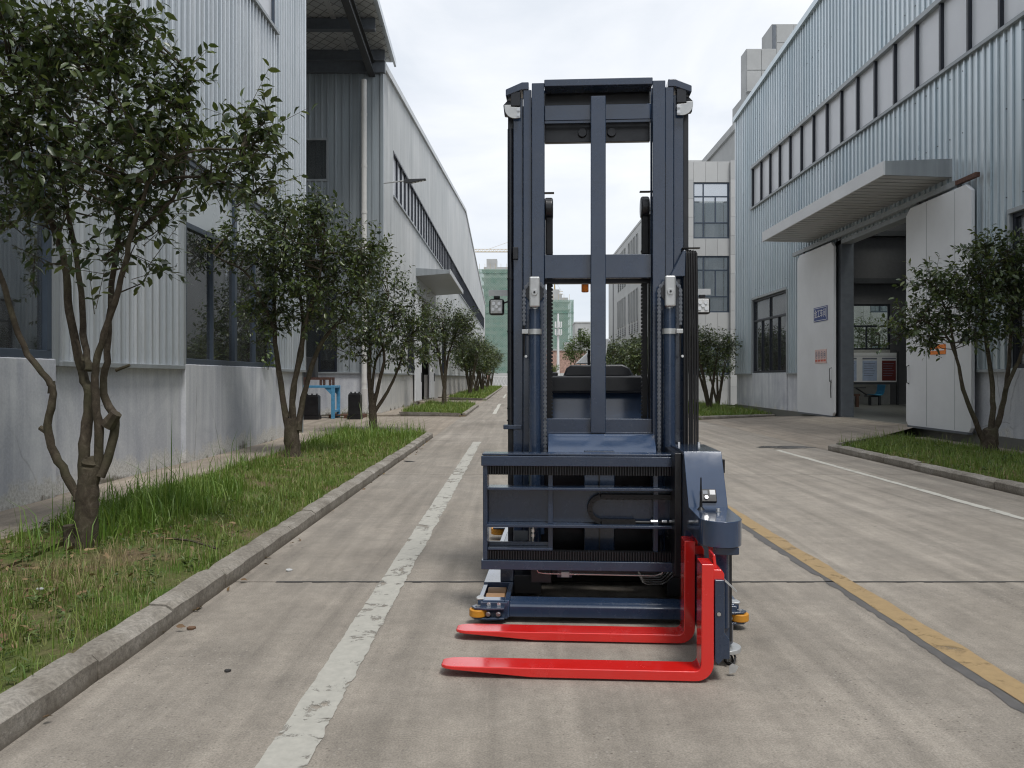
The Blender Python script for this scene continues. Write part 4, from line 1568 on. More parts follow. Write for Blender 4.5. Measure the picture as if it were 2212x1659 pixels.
MB().box(-0.95, -0.4, -0.2, 0.35, 0.70, 0.74).build('table_top', M['steel_dark'], ch)
MB().tube([(-0.7, 0.05, 0.70), (-0.25, 0.05, 0.42)], 0.03, 6).build('table_arm', M['steel_dark'], ch)
ob = empty('orange_trestle', (12.75, 30.8, 0.305))
tag(ob, 'low orange steel trestle on the workshop floor inside the door', 'trestle')
MB().box(-0.6, 0.5, -0.05, 0.05, 0.42, 0.50).build('beam', M['rust'], ob)
for x in (-0.5, 0.4):
    MB().box(x - 0.05, x + 0.05, -0.05, 0.05, 0, 0.42).build('leg', M['rust'], ob)

# ------------------------------------------------------------------ tiled office block behind the workshop
off = empty('office_block')
tag(off, 'grey tiled office block with dark blue windows behind the workshop hall', 'office building')
OY = 42.0
WZ = [(1.57, 3.15), (4.86, 7.83), (8.75, 11.7)]
cols = []
wins = []
for k in range(4):
    b = 8.95 + k * 3.1
    cols += [(b, b + 0.37, 0), (b + 0.37, b + 1.003, 1), (b + 1.003, b + 1.637, 1), (b + 1.637, b + 2.27, 1), (b + 2.27, b + 2.68, 2), (b + 2.68, b + 3.1, 0)]
    wins.append((b + 0.37, b + 2.27))
base_w = MB()
# backing wall with real window openings
zc = [0.0] + [z for p in WZ for z in p] + [12.75]
xs_ = [8.95] + [x for p in wins for x in p] + [21.35]
for i in range(len(xs_) - 1):
    for j in range(len(zc) - 1):
        if i % 2 == 1 and j % 2 == 1:
            continue
        base_w.box(xs_[i], xs_[i + 1], OY, OY + 0.3, zc[j], zc[j + 1])
base_w.build('backing_wall', M['concrete_grey'], off)
MB().box(8.95, 9.25, OY + 0.3, 52, 0, 12.75).build('side_wall', M['wall_pale'], off)
MB().box(8.95, 21.35, OY + 0.3, 52, 12.4, 12.75).build('roof', M['concrete_grey'], off)
MB().box(9.25, 21.35, OY + 3.2, OY + 3.3, 0, 12.4).build('inner_wall', M['interior_wall'], off)
for z in (4.0, 8.1):
    MB().box(9.25, 21.35, OY + 0.3, OY + 3.2, z, z + 0.25).build('floor_slab', M['concrete_grey'], off)
for (x0, x1, kind) in cols:
    if kind == 1:
        zr = [(0, 0.78), (0.78, 1.57), (3.15, 4.0), (4.0, 4.86), (7.83, 8.75), (11.7, 12.8)]
    else:
        zr = [(0.985 * i, 0.985 * (i + 1)) for i in range(13)]
    o_ = 0.22 if kind == 2 else 0.03
    for (za, zb) in zr:
        MB().box(x0 + 0.006, x1 - 0.006, OY - o_, OY - 0.002, za + 0.006, zb - 0.006).build('facing_tile', M['office_tile'], off)
for (a, b) in wins:
    for (za, zb) in WZ:
        w = MB()
        for (p, q, r_, s_) in ((a, b, za, za + 0.07), (a, b, zb - 0.07, zb), (a, a + 0.06, za + 0.07, zb - 0.07), (b - 0.1, b, za + 0.07, zb - 0.07)):
            w.box(p, q, OY + 0.02, OY + 0.12, r_, s_)
        wo = w.build('window', M['frame_blue'], off)
        mid = a + (b - a) * 0.28
        hz = zb - za
        t1, t2 = zb - hz * 0.25, za + hz * 0.28
        MB().box(mid - 0.03, mid + 0.03, OY + 0.022, OY + 0.12, za + 0.07, zb - 0.07).build('mullion', M['frame_blue'], wo)
        for t_ in (t1, t2):
            MB().box(a + 0.06, b - 0.1, OY + 0.024, OY + 0.12, t_ - 0.03, t_ + 0.03).build('transom', M['frame_blue'], wo)
        m2 = (mid + b - 0.1) / 2
        MB().box(m2 - 0.03, m2 + 0.03, OY + 0.026, OY + 0.12, t2, t1).build('mullion', M['frame_blue'], wo)
        for (p, q, r_, s_) in ((a + .06, mid, za + .07, t2), (mid, b - .1, za + .07, t2), (a + .06, mid, t2, t1), (mid, m2, t2, t1), (m2, b - .1, t2, t1), (a + .06, mid, t1, zb - .07), (mid, b - .1, t1, zb - .07)):
            MB().box(p, q, OY + 0.07, OY + 0.075, r_, s_).build('pane', M['glass_office'], wo)
# taller blocks and stair tower
tw = empty('stair_tower')
tag(tw, 'tall grey stair tower rising above the workshop roof', 'tower')
MB().box(12.6, 30, 45.0, 58, 0, 15.6).build('lower_block', M['concrete_grey'], tw)
MB().box(12.45, 30, 44.9, 58.1, 15.6, 16.0).build('parapet', M['concrete_grey'], tw)
MB().box(13.0, 30, 45.2, 48.0, 16.0, 17.55).build('upper_block', M['concrete_grey'], tw)
MB().box(13.0, 14.7, 45.1, 46.2, 17.55, 20.0).build('shaft', M['concrete_grey'], tw)
MB().box(14.7, 22, 45.9, 47.8, 17.55, 21.75).build('shaft', M['concrete_grey'], tw)
MB().box(14.72, 14.92, 45.86, 45.9, 20.1, 21.7).build('window_slot', M['steel_grey'], tw)
for k in range(4):
    for j in range(4):
        MB().box(14.98 + j * 0.95, 15.92 + j * 0.95, 45.87, 45.898, 17.6 + k * 1.03, 18.6 + k * 1.03).build('facing_tile', M['concrete_grey'], tw)
for k in range(4):
    MB().box(13.03 + (k % 2) * 0.83, 13.83 + (k % 2) * 0.83, 45.06, 45.098, 17.6 + (k // 2) * 1.2, 18.75 + (k // 2) * 1.2).build('facing_tile', M['concrete_grey'], tw)
# long block down the road
lb = empty('long_block')
tag(lb, 'long pale block with groups of slit windows and louvres seen through the mast', 'building')
BX = 12.5
sl = []
for g in range(6):
    for j in range(4):
        sl.append(97.6 - g * 9.4 - j * 1.95)
sl = sorted(y for y in sl if y > 60)
ROWS = [(1.8, 5.0), (7.4, 10.6), (13.1, 16.2)]
LV = [(6.15, 7.2), (11.85, 12.9)]
MB().box(BX, 30, 58.2, 108, 0, 17.0).build('wall', M['wall_pale'], lb)
MB().box(BX - 0.05, 30, 58.1, 108.05, 17.0, 17.25).build('parapet', M['wall_pale'], lb)
for y in sl:
    for (a, b) in ROWS:
        f = MB()
        f.box(BX - 0.10, BX + 0.02, y - 0.50, y - 0.42, a, b)
        f.box(BX - 0.10, BX + 0.02, y + 0.42, y + 0.50, a, b)
        f.box(BX - 0.10, BX + 0.02, y - 0.42, y + 0.42, a - 0.08, a)
        f.box(BX - 0.10, BX + 0.02, y - 0.42, y + 0.42, b, b + 0.08)
        w = f.build('window', M['concrete_grey'], lb)
        MB().box(BX - 0.02, BX - 0.005, y - 0.42, y + 0.42, a, b).build('pane', M['glass_office'], w)
    for (a, b) in LV:
        w = MB().box(BX - 0.012, BX - 0.004, y - 0.55, y + 0.55, a, b).build('louvre', M['frame_dark'], lb)
        for k in range(5):
            z = a + (b - a) * (k + 0.15) / 5
            MB().prism([(BX - 0.10, z), (BX - 0.02, z + 0.09), (BX - 0.02, z + 0.12), (BX - 0.10, z + 0.03)], 'y', y - 0.55, y + 0.55).build('slat', M['concrete_grey'], w)
MB().box(BX - 0.04, BX - 0.004, 102.3, 103.2, 3, 15.5).build('stair_window', M['frame_dark'], lb)

# ------------------------------------------------------------------ far background
bh = empty('brick_house')
tag(bh, 'red brick house with a small blue window at the end of the road', 'house')
MB().box(5.4, 13.0, 148, 158, 0, 6.4).build('wall', M['brick_red'], bh)
MB().box(5.2, 13.2, 147.8, 158.2, 6.4, 6.6).build('roof', M['concrete_grey'], bh)
MB().box(10.6, 11.9, 147.93, 148.0, 1.9, 3.3).build('window', M['shelf_blue'], bh)
MB().box(9.2, 12.8, 149, 154, 6.6, 8.0).build('roof_hut', M['concrete_grey'], bh)
gb = empty('grey_block')
tag(gb, 'plain grey concrete block standing behind the bright green tree', 'building')
MB().box(13.0, 16.4, 176, 184, 0, 13.4).build('wall', M['concrete_grey'], gb)
MB().box(14.8, 17.8, 182, 188, 0, 13.0).build('wall', M['concrete_grey'], gb)
MB().box(12.9, 16.5, 175.9, 184.1, 13.4, 13.7).build('parapet', M['concrete_grey'], gb)
MB().box(13.7, 14.3, 175.9, 176, 8.0, 12.2).build('window', M['frame_dark'], gb)

tp = empty('telecom_mast', (7.35, 140, 0))
tag(tp, 'white telecom pole with antenna panels before the brick house', 'mast')
MB().tube([(0, 0, 0), (0, 0, 12.6)], [0.28, 0.14], 10).build('pole', M['white_paint'], tp)
for z in (9.0, 10.3):
    MB().cyl((0, 0, z - 0.2), 0.55, 0.08, 'z', 12).build('platform', M['white_paint'], tp)
    for k in range(5):
        a = 2 * PI * k / 5
        MB().box(math.cos(a) * 0.55 - 0.12, math.cos(a) * 0.55 + 0.12, math.sin(a) * 0.55 - 0.08, math.sin(a) * 0.55 + 0.08, z - 0.1, z + 0.9).build('antenna_panel', M['white_paint'], tp)


def highrise(x0, x1, y0, y1, h, label):
    t = empty('high_rise')
    tag(t, label, 'high-rise', 'high-rises under construction')
    c = MB().box(x0 + 1, x1 - 1, y0 + 1, y1 - 1, 0, h)
    c.build('core', M['concrete_grey'], t)
    n = int(h / 3)
    for k in range(n):
        z = k * 3.0 + 3
        MB().box(x0 + 0.2, x1 - 0.2, y0 + 0.25, y1 - 0.25, z - 0.18, z).build('floor_slab', M['wall_pale'], t)
        wn = int((x1 - x0 - 3) / 2.6)
        for j in range(wn):
            xa = x0 + 1.8 + j * 2.6
            MB().box(xa, xa + 1.3, y0 + 0.93, y0 + 0.99, z - 2.2, z - 0.7).build('window', M['frame_dark'], t)
    for i in range(int((x1 - x0) / 2.0) + 1):
        x = x0 - 0.5 + i * 2.0
        MB().box(x - 0.05, x + 0.05, y0 - 1.0, y0 - 0.9, 0, h + 1).build('scaffold_pole', M['crane_yellow'], t)
    MB().box(x0 - 0.9, x1 + 0.9, y0 - 1.12, y0 - 1.08, 0, h - 1).build('safety_net', M['green_net'], t)
    MB().box(x0 - 0.92, x0 - 0.88, y0 - 1.1, y1, 0, h - 1).build('safety_net', M['green_net'], t)
    MB().box(x1 + 0.88, x1 + 0.92, y0 - 1.1, y1, 0, h - 1).build('safety_net', M['green_net'], t)
    for k in range(3, n, 5):
        MB().box(x0 - 1.0, x1 + 1.0, y0 - 1.3, y0 - 1.1, k * 3 + 1.4, k * 3 + 1.75).build('net_band', M['green_net'], t)
    MB().box(x0 + 2, x0 + 6, y0 + 2, y0 + 8, h, h + 3.2).build('roof_hut', M['concrete_grey'], t)


highrise(-13.2, -1.5, 300, 312, 43, 'green-netted high-rise under a crane jib beyond the far hall')
highrise(10.4, 20.6, 300, 312, 31.5, 'lower green-netted high-rise behind the telecom pole')


def crane(x, y, h, jib0, jib1, label):
    t = empty('tower_crane', (x, y, 0))
    tag(t, label, 'crane', 'tower cranes')
    w = 0.8
    mb = MB()
    for sx in (-w, w):
        for sy in (-w, w):
            mb.box(sx - 0.1, sx + 0.1, sy - 0.1, sy + 0.1, 0, h)
    k = 0
    while k * 1.8 < h - 1.8:
        z = k * 1.8
        mb.tube([(-w, -w, z), (w, -w, z + 1.8)], 0.07, 4)
        mb.tube([(w, w, z), (-w, w, z + 1.8)], 0.07, 4)
        k += 1
    mb.build('tower', M['crane_yellow'], t)
    jb = MB()
    for (yy, zz) in ((-0.6, 0), (0.6, 0), (0, 1.1)):
        jb.tube([(jib0, yy, h + zz), (jib1, yy, h + zz)], 0.10, 4)
    n = int((jib1 - jib0) / 1.5)
    for i in range(n):
        xa, xb = jib0 + i * 1.5, jib0 + i * 1.5 + 0.75
        jb.tube([(xa, -0.6, h), (xb, 0, h + 1.1)], 0.06, 4)
        jb.tube([(xb, 0, h + 1.1), (xa + 1.5, -0.6, h)], 0.06, 4)
    jb.build('jib', M['crane_yellow'], t)
    MB().tube([(0, 0, h), (0, 0, h + 6)], [0.5, 0.1], 4).build('apex', M['crane_yellow'], t)
    cb = MB()
    cb.tube([(0, 0, h + 6), (jib0 * 0.7, 0, h + 1.1)], 0.05, 4)
    cb.tube([(0, 0, h + 6), (jib1 * 0.8, 0, h + 1.1)], 0.05, 4)
    cb.build('tie_cable', M['crane_yellow'], t)
    MB().box(jib1 - 2.5, jib1 - 0.5, -0.7, 0.7, h - 1.6, h).build('counterweight', M['concrete_grey'], t)


crane(2.5, 322, 52, -19.5, 9, 'tower crane whose long jib reaches out towards the far hall roof')
crane(15.5, 322, 35.0, -3.4, 3.4, 'short tower crane just above the lower green-netted high-rise')
fg = empty('entrance_gate', (-4.2, 126, 0))
tag(fg, 'white lattice entrance gate across the far end of the road', 'gate')
MB().box(0, 10, -0.05, 0.05, 1.5, 1.62).build('top_rail', M['white_paint'], fg)
MB().box(0, 10, -0.05, 0.05, 0.1, 0.22).build('bottom_rail', M['white_paint'], fg)
for i in range(20):
    MB().tube([(i * 0.5, 0, 0.15), (i * 0.5 + 0.5, 0, 1.55)], 0.03, 4).build('lattice_bar', M['white_paint'], fg)
    MB().tube([(i * 0.5 + 0.5, 0, 0.15), (i * 0.5, 0, 1.55)], 0.03, 4).build('lattice_bar', M['white_paint'], fg)
MB().box(-0.4, 0, -0.2, 0.2, 0, 2.6).build('gate_post', M['brick_red'], fg)
bw = MB().box(-40, 60, 146, 146.3, 0, 2.2).build('boundary_wall', M['wall_pale'])
tag(bw, 'long pale boundary wall running behind the entrance gate', 'wall')


# ------------------------------------------------------------------ trees
LEAF_MESH = None


def single_leaf():
    global LEAF_MESH
    if LEAF_MESH is None:
        o = leaves('leaf', np.zeros((1, 3)), np.array([[1.0, 0, 0]]), np.array([[0, 0, 1.0]]), np.array([1.0]), np.array([0.42]), M['leaf'])
        LEAF_MESH = o.data
        bpy.data.objects.remove(o)
    return LEAF_MESH


def tree(name, label, base, stems, blobs, n_twigs, leaf_len, mat='leaf', group=None, rich=True, seed=0, loose=0, trunk_r=0.12, per=9, stumps=()):
    """stems: polylines [(x,y,z,r)...]; blobs: (x,y,z,rx,ry,rz,weight); all in world metres"""
    r = np.random.default_rng(seed)
    bx, by, bz = base
    t = empty(name, base)
    tag(t, label, 'tree', group)
    B = np.array(base)
    tr = MB()
    ends = []
    for st in stems:
        pts = [Vector(p[:3]) - Vector(base) for p in st]
        rad = [p[3] for p in st]
        # smooth curve through the points
        P, R_ = [], []
        n = 5
        for i in range(len(pts) - 1):
            p0, p1, p2, p3 = pts[max(i - 1, 0)], pts[i], pts[i + 1], pts[min(i + 2, len(pts) - 1)]
            for k in range(n + (1 if i == len(pts) - 2 else 0)):
                f = k / n
                q = 0.5 * ((2 * p1) + (p2 - p0) * f + (2 * p0 - 5 * p1 + 4 * p2 - p3) * f * f + (3 * p1 - p0 - 3 * p2 + p3) * f ** 3)
                P.append(q + Vector(r.normal(0, 0.004, 3).tolist()))
                R_.append((rad[i] * (1 - f) + rad[i + 1] * f) * r.uniform(0.95, 1.06))
        if st is stems[0]:
            R_[0] *= 1.25
            R_[1] *= 1.10
        tr.tube(P, R_, 11)
        ends.append((P, R_))
    for (p, d, rr, ln) in stumps:
        p = Vector(p) - Vector(base)
        tr.tube([p, p + Vector(d).normalized() * ln * 0.6, p + Vector(d).normalized() * ln], [rr * 1.2, rr, rr * 0.95], 8)
    trunk = tr.build('trunk', M['bark'], t, smooth=True)
    # twigs spread through the blobs
    wts = np.array([b[6] for b in blobs], float)
    idx = r.choice(len(blobs), n_twigs, p=wts / wts.sum())
    bl = np.array([b[:6] for b in blobs])[idx]
    d = r.normal(0, 1, (n_twigs, 3))
    d /= np.linalg.norm(d, axis=1, keepdims=True)
    rad = r.random(n_twigs) ** 0.42
    C = bl[:, :3] + d * bl[:, 3:] * rad[:, None] - B
    kc = max(8, n_twigs // 12)
    cen = C[r.choice(n_twigs, kc, replace=False)]
    near = np.argmin(((C[:, None, :] - cen[None]) ** 2).sum(2), axis=1)
    C = C + (cen[near] - C) * r.uniform(0.0, 0.45, n_twigs)[:, None]
    outd = d * np.array([1, 1, 0.8]) + np.array([0, 0, 0.45]) + r.normal(0, 0.45, (n_twigs, 3))
    outd /= np.linalg.norm(outd, axis=1, keepdims=True)
    # limbs: join nearest stem points to a share of the twigs
    br = MB()
    allp = [p for (P, R_) in ends for p in P[len(P) // 3:]]
    ap = np.array([tuple(p) for p in allp])
    nb_ = min(n_twigs, 170 if rich else 60)
    tw_len = leaf_len * 2.6
    for i in range(nb_):
        dist = np.linalg.norm(ap - C[i], axis=1) + 0.8 * np.maximum(0, ap[:, 2] - C[i][2] + 0.1)
        j = int(dist.argmin())
        a = Vector(ap[j].tolist())
        b = Vector(C[i].tolist())
        m_ = a.lerp(b, 0.5) + Vector((0, 0, -0.08 * (b - a).length)) + Vector(r.normal(0, 0.03, 3).tolist())
        L = (b - a).length
        r0 = min(0.022, 0.006 + 0.012 * L)
        br.tube([a, m_, b, b + Vector(outd[i].tolist()) * tw_len], [r0, r0 * 0.7, 0.005, 0.002], 5, cap=False)
    for i in range(nb_, n_twigs):
        b = Vector(C[i].tolist())
        o_ = Vector(outd[i].tolist())
        br.tube([b - o_ * tw_len * 0.8, b + o_ * tw_len], [0.004, 0.0015], 3, cap=False)
    br.build('branches', M['bark'], t)
    # leaves along the twigs
    N = n_twigs * per
    k = np.tile(np.arange(per), n_twigs)
    o3 = np.repeat(outd, per, 0)
    P = np.repeat(C, per, 0) + o3 * (tw_len * (k / (per - 1.0) * 1.5 - 0.5))[:, None] + r.normal(0, leaf_len * 0.10, (N, 3))
    side = np.cross(o3, r.normal(0, 1, (N, 3)))
    side /= np.linalg.norm(side, axis=1, keepdims=True) + 1e-9
    A = side + o3 * r.uniform(0.3, 1.1, N)[:, None] + np.array([0, 0, -0.25])
    Nr = np.array([0, 0, 1.0]) + r.normal(0, 0.45, (N, 3))
    L = leaf_len * r.uniform(0.65, 1.15, N)
    W = L * r.uniform(0.40, 0.54, N)
    if loose:
        # the leaves that show largest, as leaves of their own
        wp = P + B
        score = wp[:, 1] + 0.4 * r.random(N)
        pick = np.argsort(score)[:loose]
        keep = np.ones(N, bool)
        keep[pick] = False
        me = single_leaf()
        An = A / np.linalg.norm(A, axis=1, keepdims=True)
        for i in pick:
            ax = Vector(An[i].tolist())
            s_ = ax.cross(Vector(Nr[i].tolist())).normalized()
            up = s_.cross(ax)
            rot = Matrix((ax, -s_, up)).transposed().to_euler()
            inst(me, 'leaf', t, P[i].tolist(), rot, (L[i], L[i] * W[i] / L[i] / 0.42, L[i]))
        P, A, Nr, L, W = P[keep], A[keep], Nr[keep], L[keep], W[keep]
    o = leaves('crown', P, A, Nr, L, W, M[mat], t, rich)
    o['kind'] = 'stuff'
    return t


def S(y, pts, r0, r1, jy=0.0):
    """stem polyline from pixels at distance y"""
    out = []
    n = len(pts)
    for i, (u, v) in enumerate(pts):
        f = i / (n - 1)
        q = px(u, v, y + jy * f)
        out.append((q.x, q.y, q.z, r0 * (1 - f) + r1 * f))
    return out


def Bl(y, u, v, ru, rv, ry, wt, dy=0.0):
    c = px(u, v, y + dy)
    k = (y + dy) / F
    return (c.x, c.y, c.z, ru * k, ry, rv * k, wt)


# big multi-stem tree in the left foreground
y = 6.38
tree('osmanthus_tree', 'big multi-stem osmanthus tree nearest the road end of the left grass bed', (px(183, 1185, y).x, y, 0.09),
     [S(y, [(186, 1196), (186, 1150), (188, 1090), (192, 1040), (198, 1000)], 0.100, 0.072) + [(*px(202, 985, y), 0.015)],
      S(y, [(170, 1080), (135, 1010), (104, 935), (114, 850), (100, 815), (50, 745), (0, 590), (-40, 480), (-60, 330)], 0.036, 0.015, -0.1),
      S(y, [(182, 1050), (183, 960), (192, 850), (175, 800), (150, 670), (134, 545), (95, 440), (60, 330), (40, 180)], 0.048, 0.012, 0.2),
      S(y, [(205, 1040), (215, 950), (206, 860), (205, 800), (225, 720), (262, 600), (290, 480), (330, 380), (400, 330), (520, 320)], 0.038, 0.008, -0.2),
      S(y, [(218, 1030), (250, 920), (225, 850), (232, 760), (240, 640), (255, 500), (240, 380), (235, 200), (250, 60)], 0.036, 0.010, 0.35),
      S(y, [(192, 800), (180, 720), (172, 600), (140, 420), (110, 250), (100, 80)], 0.030, 0.009, 0.5),
      S(y, [(330, 400), (420, 380), (500, 400), (560, 420)], 0.014, 0.006, 0.1),
      S(y, [(225, 560), (330, 470), (390, 400), (410, 250), (405, 150)], 0.018, 0.006, 0.2)],
     [Bl(y, 20, 230, 160, 190, 0.75, 3.2), Bl(y, 60, 60, 130, 75, 0.6, 1.5), Bl(y, 190, 110, 125, 110, 0.6, 2.0), Bl(y, 270, 60, 70, 70, 0.4, 0.6),
      Bl(y, 190, 300, 190, 120, 0.7, 3.0), Bl(y, 370, 350, 110, 75, 0.5, 1.5), Bl(y, 390, 225, 60, 85, 0.3, 0.7), Bl(y, 395, 150, 30, 45, 0.15, 0.22), Bl(y, 300, 200, 60, 90, 0.4, 0.5),
      Bl(y, 500, 370, 105, 50, 0.35, 0.9), Bl(y, 555, 285, 60, 50, 0.2, 0.5), Bl(y, 555, 205, 25, 35, 0.1, 0.14), Bl(y, 590, 260, 35, 25, 0.1, 0.16), Bl(y, 90, 430, 140, 85, 0.6, 1.5),
      Bl(y, 260, 450, 110, 60, 0.45, 0.9), Bl(y, 285, 560, 75, 70, 0.35, 0.55), Bl(y, 240, 660, 60, 40, 0.25, 0.16), Bl(y, 20, 470, 70, 50, 0.4, 0.3),
      Bl(y, -110, 300, 110, 240, 0.7, 1.6), Bl(y, 80, 570, 40, 20, 0.1, 0.05), Bl(y, 520, 410, 70, 30, 0.25, 0.25), Bl(y, 130, 200, 200, 160, 0.8, 2.0, 0.7)],
     740, 0.103, 'leaf', None, True, 21, 300, 0.13, 10,
     stumps=[(px(232, 920, y), (0.6, -0.1, 0.8), 0.05, 0.13), (px(152, 1180, y - 0.06), (-0.05, -0.1, 1), 0.042, 0.17), (px(105, 935, y), (-0.8, 0, 0.5), 0.022, 0.08),
             (px(112, 850, y), (0.0, 0, 1), 0.026, 0.10), (px(250, 800, y), (0.8, 0, 0.3), 0.012, 0.12), (px(180, 780, y), (-0.3, 0, 1), 0.010, 0.18)])
# second tree in the same bed
y = 13.7
tree('osmanthus_tree', 'osmanthus tree beside the corner of the near hall, before the second window', (px(632, 988, y).x, y, 0.09),
     [S(y, [(634, 994), (630, 940), (632, 905)], 0.14, 0.11),
      S(y, [(622, 930), (610, 850), (597, 760), (592, 660), (600, 560), (620, 470)], 0.06, 0.012, 0.2),
      S(y, [(635, 920), (632, 850), (650, 770), (662, 690), (690, 600), (700, 520)], 0.06, 0.012, -0.2),
      S(y, [(645, 930), (655, 860), (690, 750), (735, 690), (780, 620)], 0.06, 0.015, 0.3),
      S(y, [(628, 900), (640, 800), (655, 700), (640, 560), (660, 450)], 0.05, 0.012, 0.4),
      S(y, [(595, 720), (540, 600), (480, 560), (430, 530)], 0.03, 0.006, -0.4)],
     [Bl(y, 620, 520, 120, 95, 0.8, 2.6), Bl(y, 700, 560, 110, 80, 0.8, 2.2), Bl(y, 600, 610, 75, 90, 0.6, 1.4), Bl(y, 690, 460, 40, 45, 0.4, 0.35), Bl(y, 740, 640, 90, 70, 0.7, 1.4),
      Bl(y, 500, 545, 80, 55, 0.5, 0.8), Bl(y, 450, 530, 38, 28, 0.3, 0.22), Bl(y, 575, 690, 45, 60, 0.4, 0.5), Bl(y, 650, 640, 90, 70, 0.7, 1.2), Bl(y, 780, 560, 60, 60, 0.5, 0.7), Bl(y, 570, 470, 60, 40, 0.4, 0.5), Bl(y, 760, 480, 18, 30, 0.15, 0.1), Bl(y, 800, 520, 16, 30, 0.15, 0.08)],
     780, 0.106, 'leaf', None, True, 22, 300, 0.14, 10)
y = 21.2
tree('osmanthus_tree', 'slim forked osmanthus tree at the end of the left bed before the battery cases', (px(806, 930, y).x, y, 0.09),
     [S(y, [(806, 934), (805, 890), (802, 850)], 0.12, 0.09),
      S(y, [(803, 870), (797, 800), (800, 720), (790, 640)], 0.07, 0.02, 0.2),
      S(y, [(806, 880), (820, 820), (830, 770), (820, 700), (840, 640)], 0.06, 0.015, -0.2),
      S(y, [(806, 895), (838, 845), (862, 790), (880, 730)], 0.055, 0.015, 0.2), S(y, [(804, 850), (812, 780), (845, 720), (850, 650)], 0.04, 0.012, 0.4)],
     [Bl(y, 800, 700, 90, 75, 0.9, 2.0), Bl(y, 860, 720, 80, 70, 0.8, 1.8), Bl(y, 830, 620, 70, 60, 0.7, 1.0), Bl(y, 760, 740, 55, 50, 0.6, 0.8), Bl(y, 905, 680, 45, 50, 0.5, 0.6), Bl(y, 800, 560, 50, 50, 0.5, 0.5), Bl(y, 890, 770, 60, 25, 0.5, 0.4)],
     640, 0.125, 'leaf', None, False, 23, 0, 0.1, 9)
y = 37.0
tree('osmanthus_tree', 'rounded osmanthus tree in the short bed before the canopied far door', (px(960, 878, y).x, y, 0.09),
     [S(y, [(959, 881), (960, 845), (962, 800)], 0.13, 0.07), S(y, [(960, 840), (950, 780), (940, 730), (930, 700)], 0.07, 0.02), S(y, [(961, 830), (968, 770), (985, 720), (995, 690)], 0.07, 0.02, 0.4), S(y, [(961, 810), (960, 740), (955, 690)], 0.05, 0.02, -0.3)],
     [Bl(y, 955, 700, 55, 45, 0.9, 2.0), Bl(y, 985, 730, 45, 45, 0.9, 1.5), Bl(y, 930, 740, 35, 45, 0.7, 1.0), Bl(y, 1000, 700, 30, 35, 0.7, 0.8)],
     700, 0.14, 'leaf', None, False, 24, 0, 0.1, 8)


def generic_tree(x, y, h, cr, seed, label, group, n=230, ll=0.17, mat='leaf', name='osmanthus_tree'):
    r = random.Random(seed)
    cr *= r.uniform(0.82, 1.15)
    h *= r.uniform(0.92, 1.08)
    stems = []
    zb = 0.05
    for k in range(4):
        a = r.uniform(0, 2 * PI)
        s = r.uniform(0.3, 0.75) * cr
        stems.append([(x, y, zb, 0.09), (x + math.cos(a) * s * 0.25, y + math.sin(a) * s * 0.25, h * 0.22, 0.06),
                      (x + math.cos(a) * s * 0.55, y + math.sin(a) * s * 0.55, h * 0.45, 0.045), (x + math.cos(a) * s, y + math.sin(a) * s, h * 0.75, 0.015)])
    bl = [(x, y, h * 0.66, cr * 0.8, cr * 0.8, h * 0.26, 2.0)]
    for k in range(6):
        a = r.uniform(0, 2 * PI)
        q = r.uniform(0.4, 0.75) * cr
        bl.append((x + math.cos(a) * q, y + math.sin(a) * q, h * r.uniform(0.48, 0.84), cr * r.uniform(.35, .5), cr * r.uniform(.35, .5), h * r.uniform(.10, .16), 0.7))
    return tree(name, label, (x, y, 0.06), stems, bl, n, ll, mat, group, False, seed, 0, 0.1, 8)


ORD = ['first', 'second', 'third', 'fourth', 'fifth', 'sixth', 'seventh', 'eighth', 'ninth']
for i, (yy, xx, hh) in enumerate(((58, -3.35, 4.9), (62, -3.6, 4.7), (67, -3.3, 5.0), (72, -3.7, 5.0), (77, -3.3, 5.0), (83, -3.5, 5.2), (90, -3.3, 5.1), (97, -3.4, 5.2), (106, -3.3, 5.4))):
    generic_tree(xx, yy, hh, 1.55, 60 + i, '%s osmanthus tree from the bed corner in the far row along the gabled hall' % ORD[i], 'row of trees in the long left bed', 330, 0.21)
generic_tree(8.15, 33.6, 3.75, 1.35, 81, 'small multi-stem osmanthus tree at the tiled office corner beyond the workshop window', None, 560, 0.14)
generic_tree(9.6, 38.0, 3.0, 0.95, 82, 'low young tree against the tiled office wall behind the small osmanthus', None, 200, 0.12, 'leaf_light', 'young_tree')
generic_tree(17.2, 38.6, 4.4, 1.4, 83, 'tree seen through the indoor window of the workshop', None, 260, 0.14, 'leaf_light', 'young_tree')
for i, (xx, yy, hh) in enumerate(((7.0, 44, 4.0), (7.3, 47.5, 4.4), (6.8, 51, 4.1), (7.4, 54.5, 4.5), (6.9, 58.5, 4.2), (7.2, 63, 4.4))):
    generic_tree(xx, yy, hh, 1.5, 90 + i, '%s dark osmanthus tree from the tiled office in the row before the long block' % ORD[i], 'row of trees in the long right bed', 380, 0.18)
generic_tree(8.9, 112, 8.6, 2.3, 99, 'bright green round tree between brick house and grey block', None, 420, 0.30, 'leaf_light', 'camphor_tree')
generic_tree(4.8, 128, 3.4, 2.4, 100, 'low yellowish shrub before the brick house', None, 200, 0.30, 'leaf_light', 'shrub')

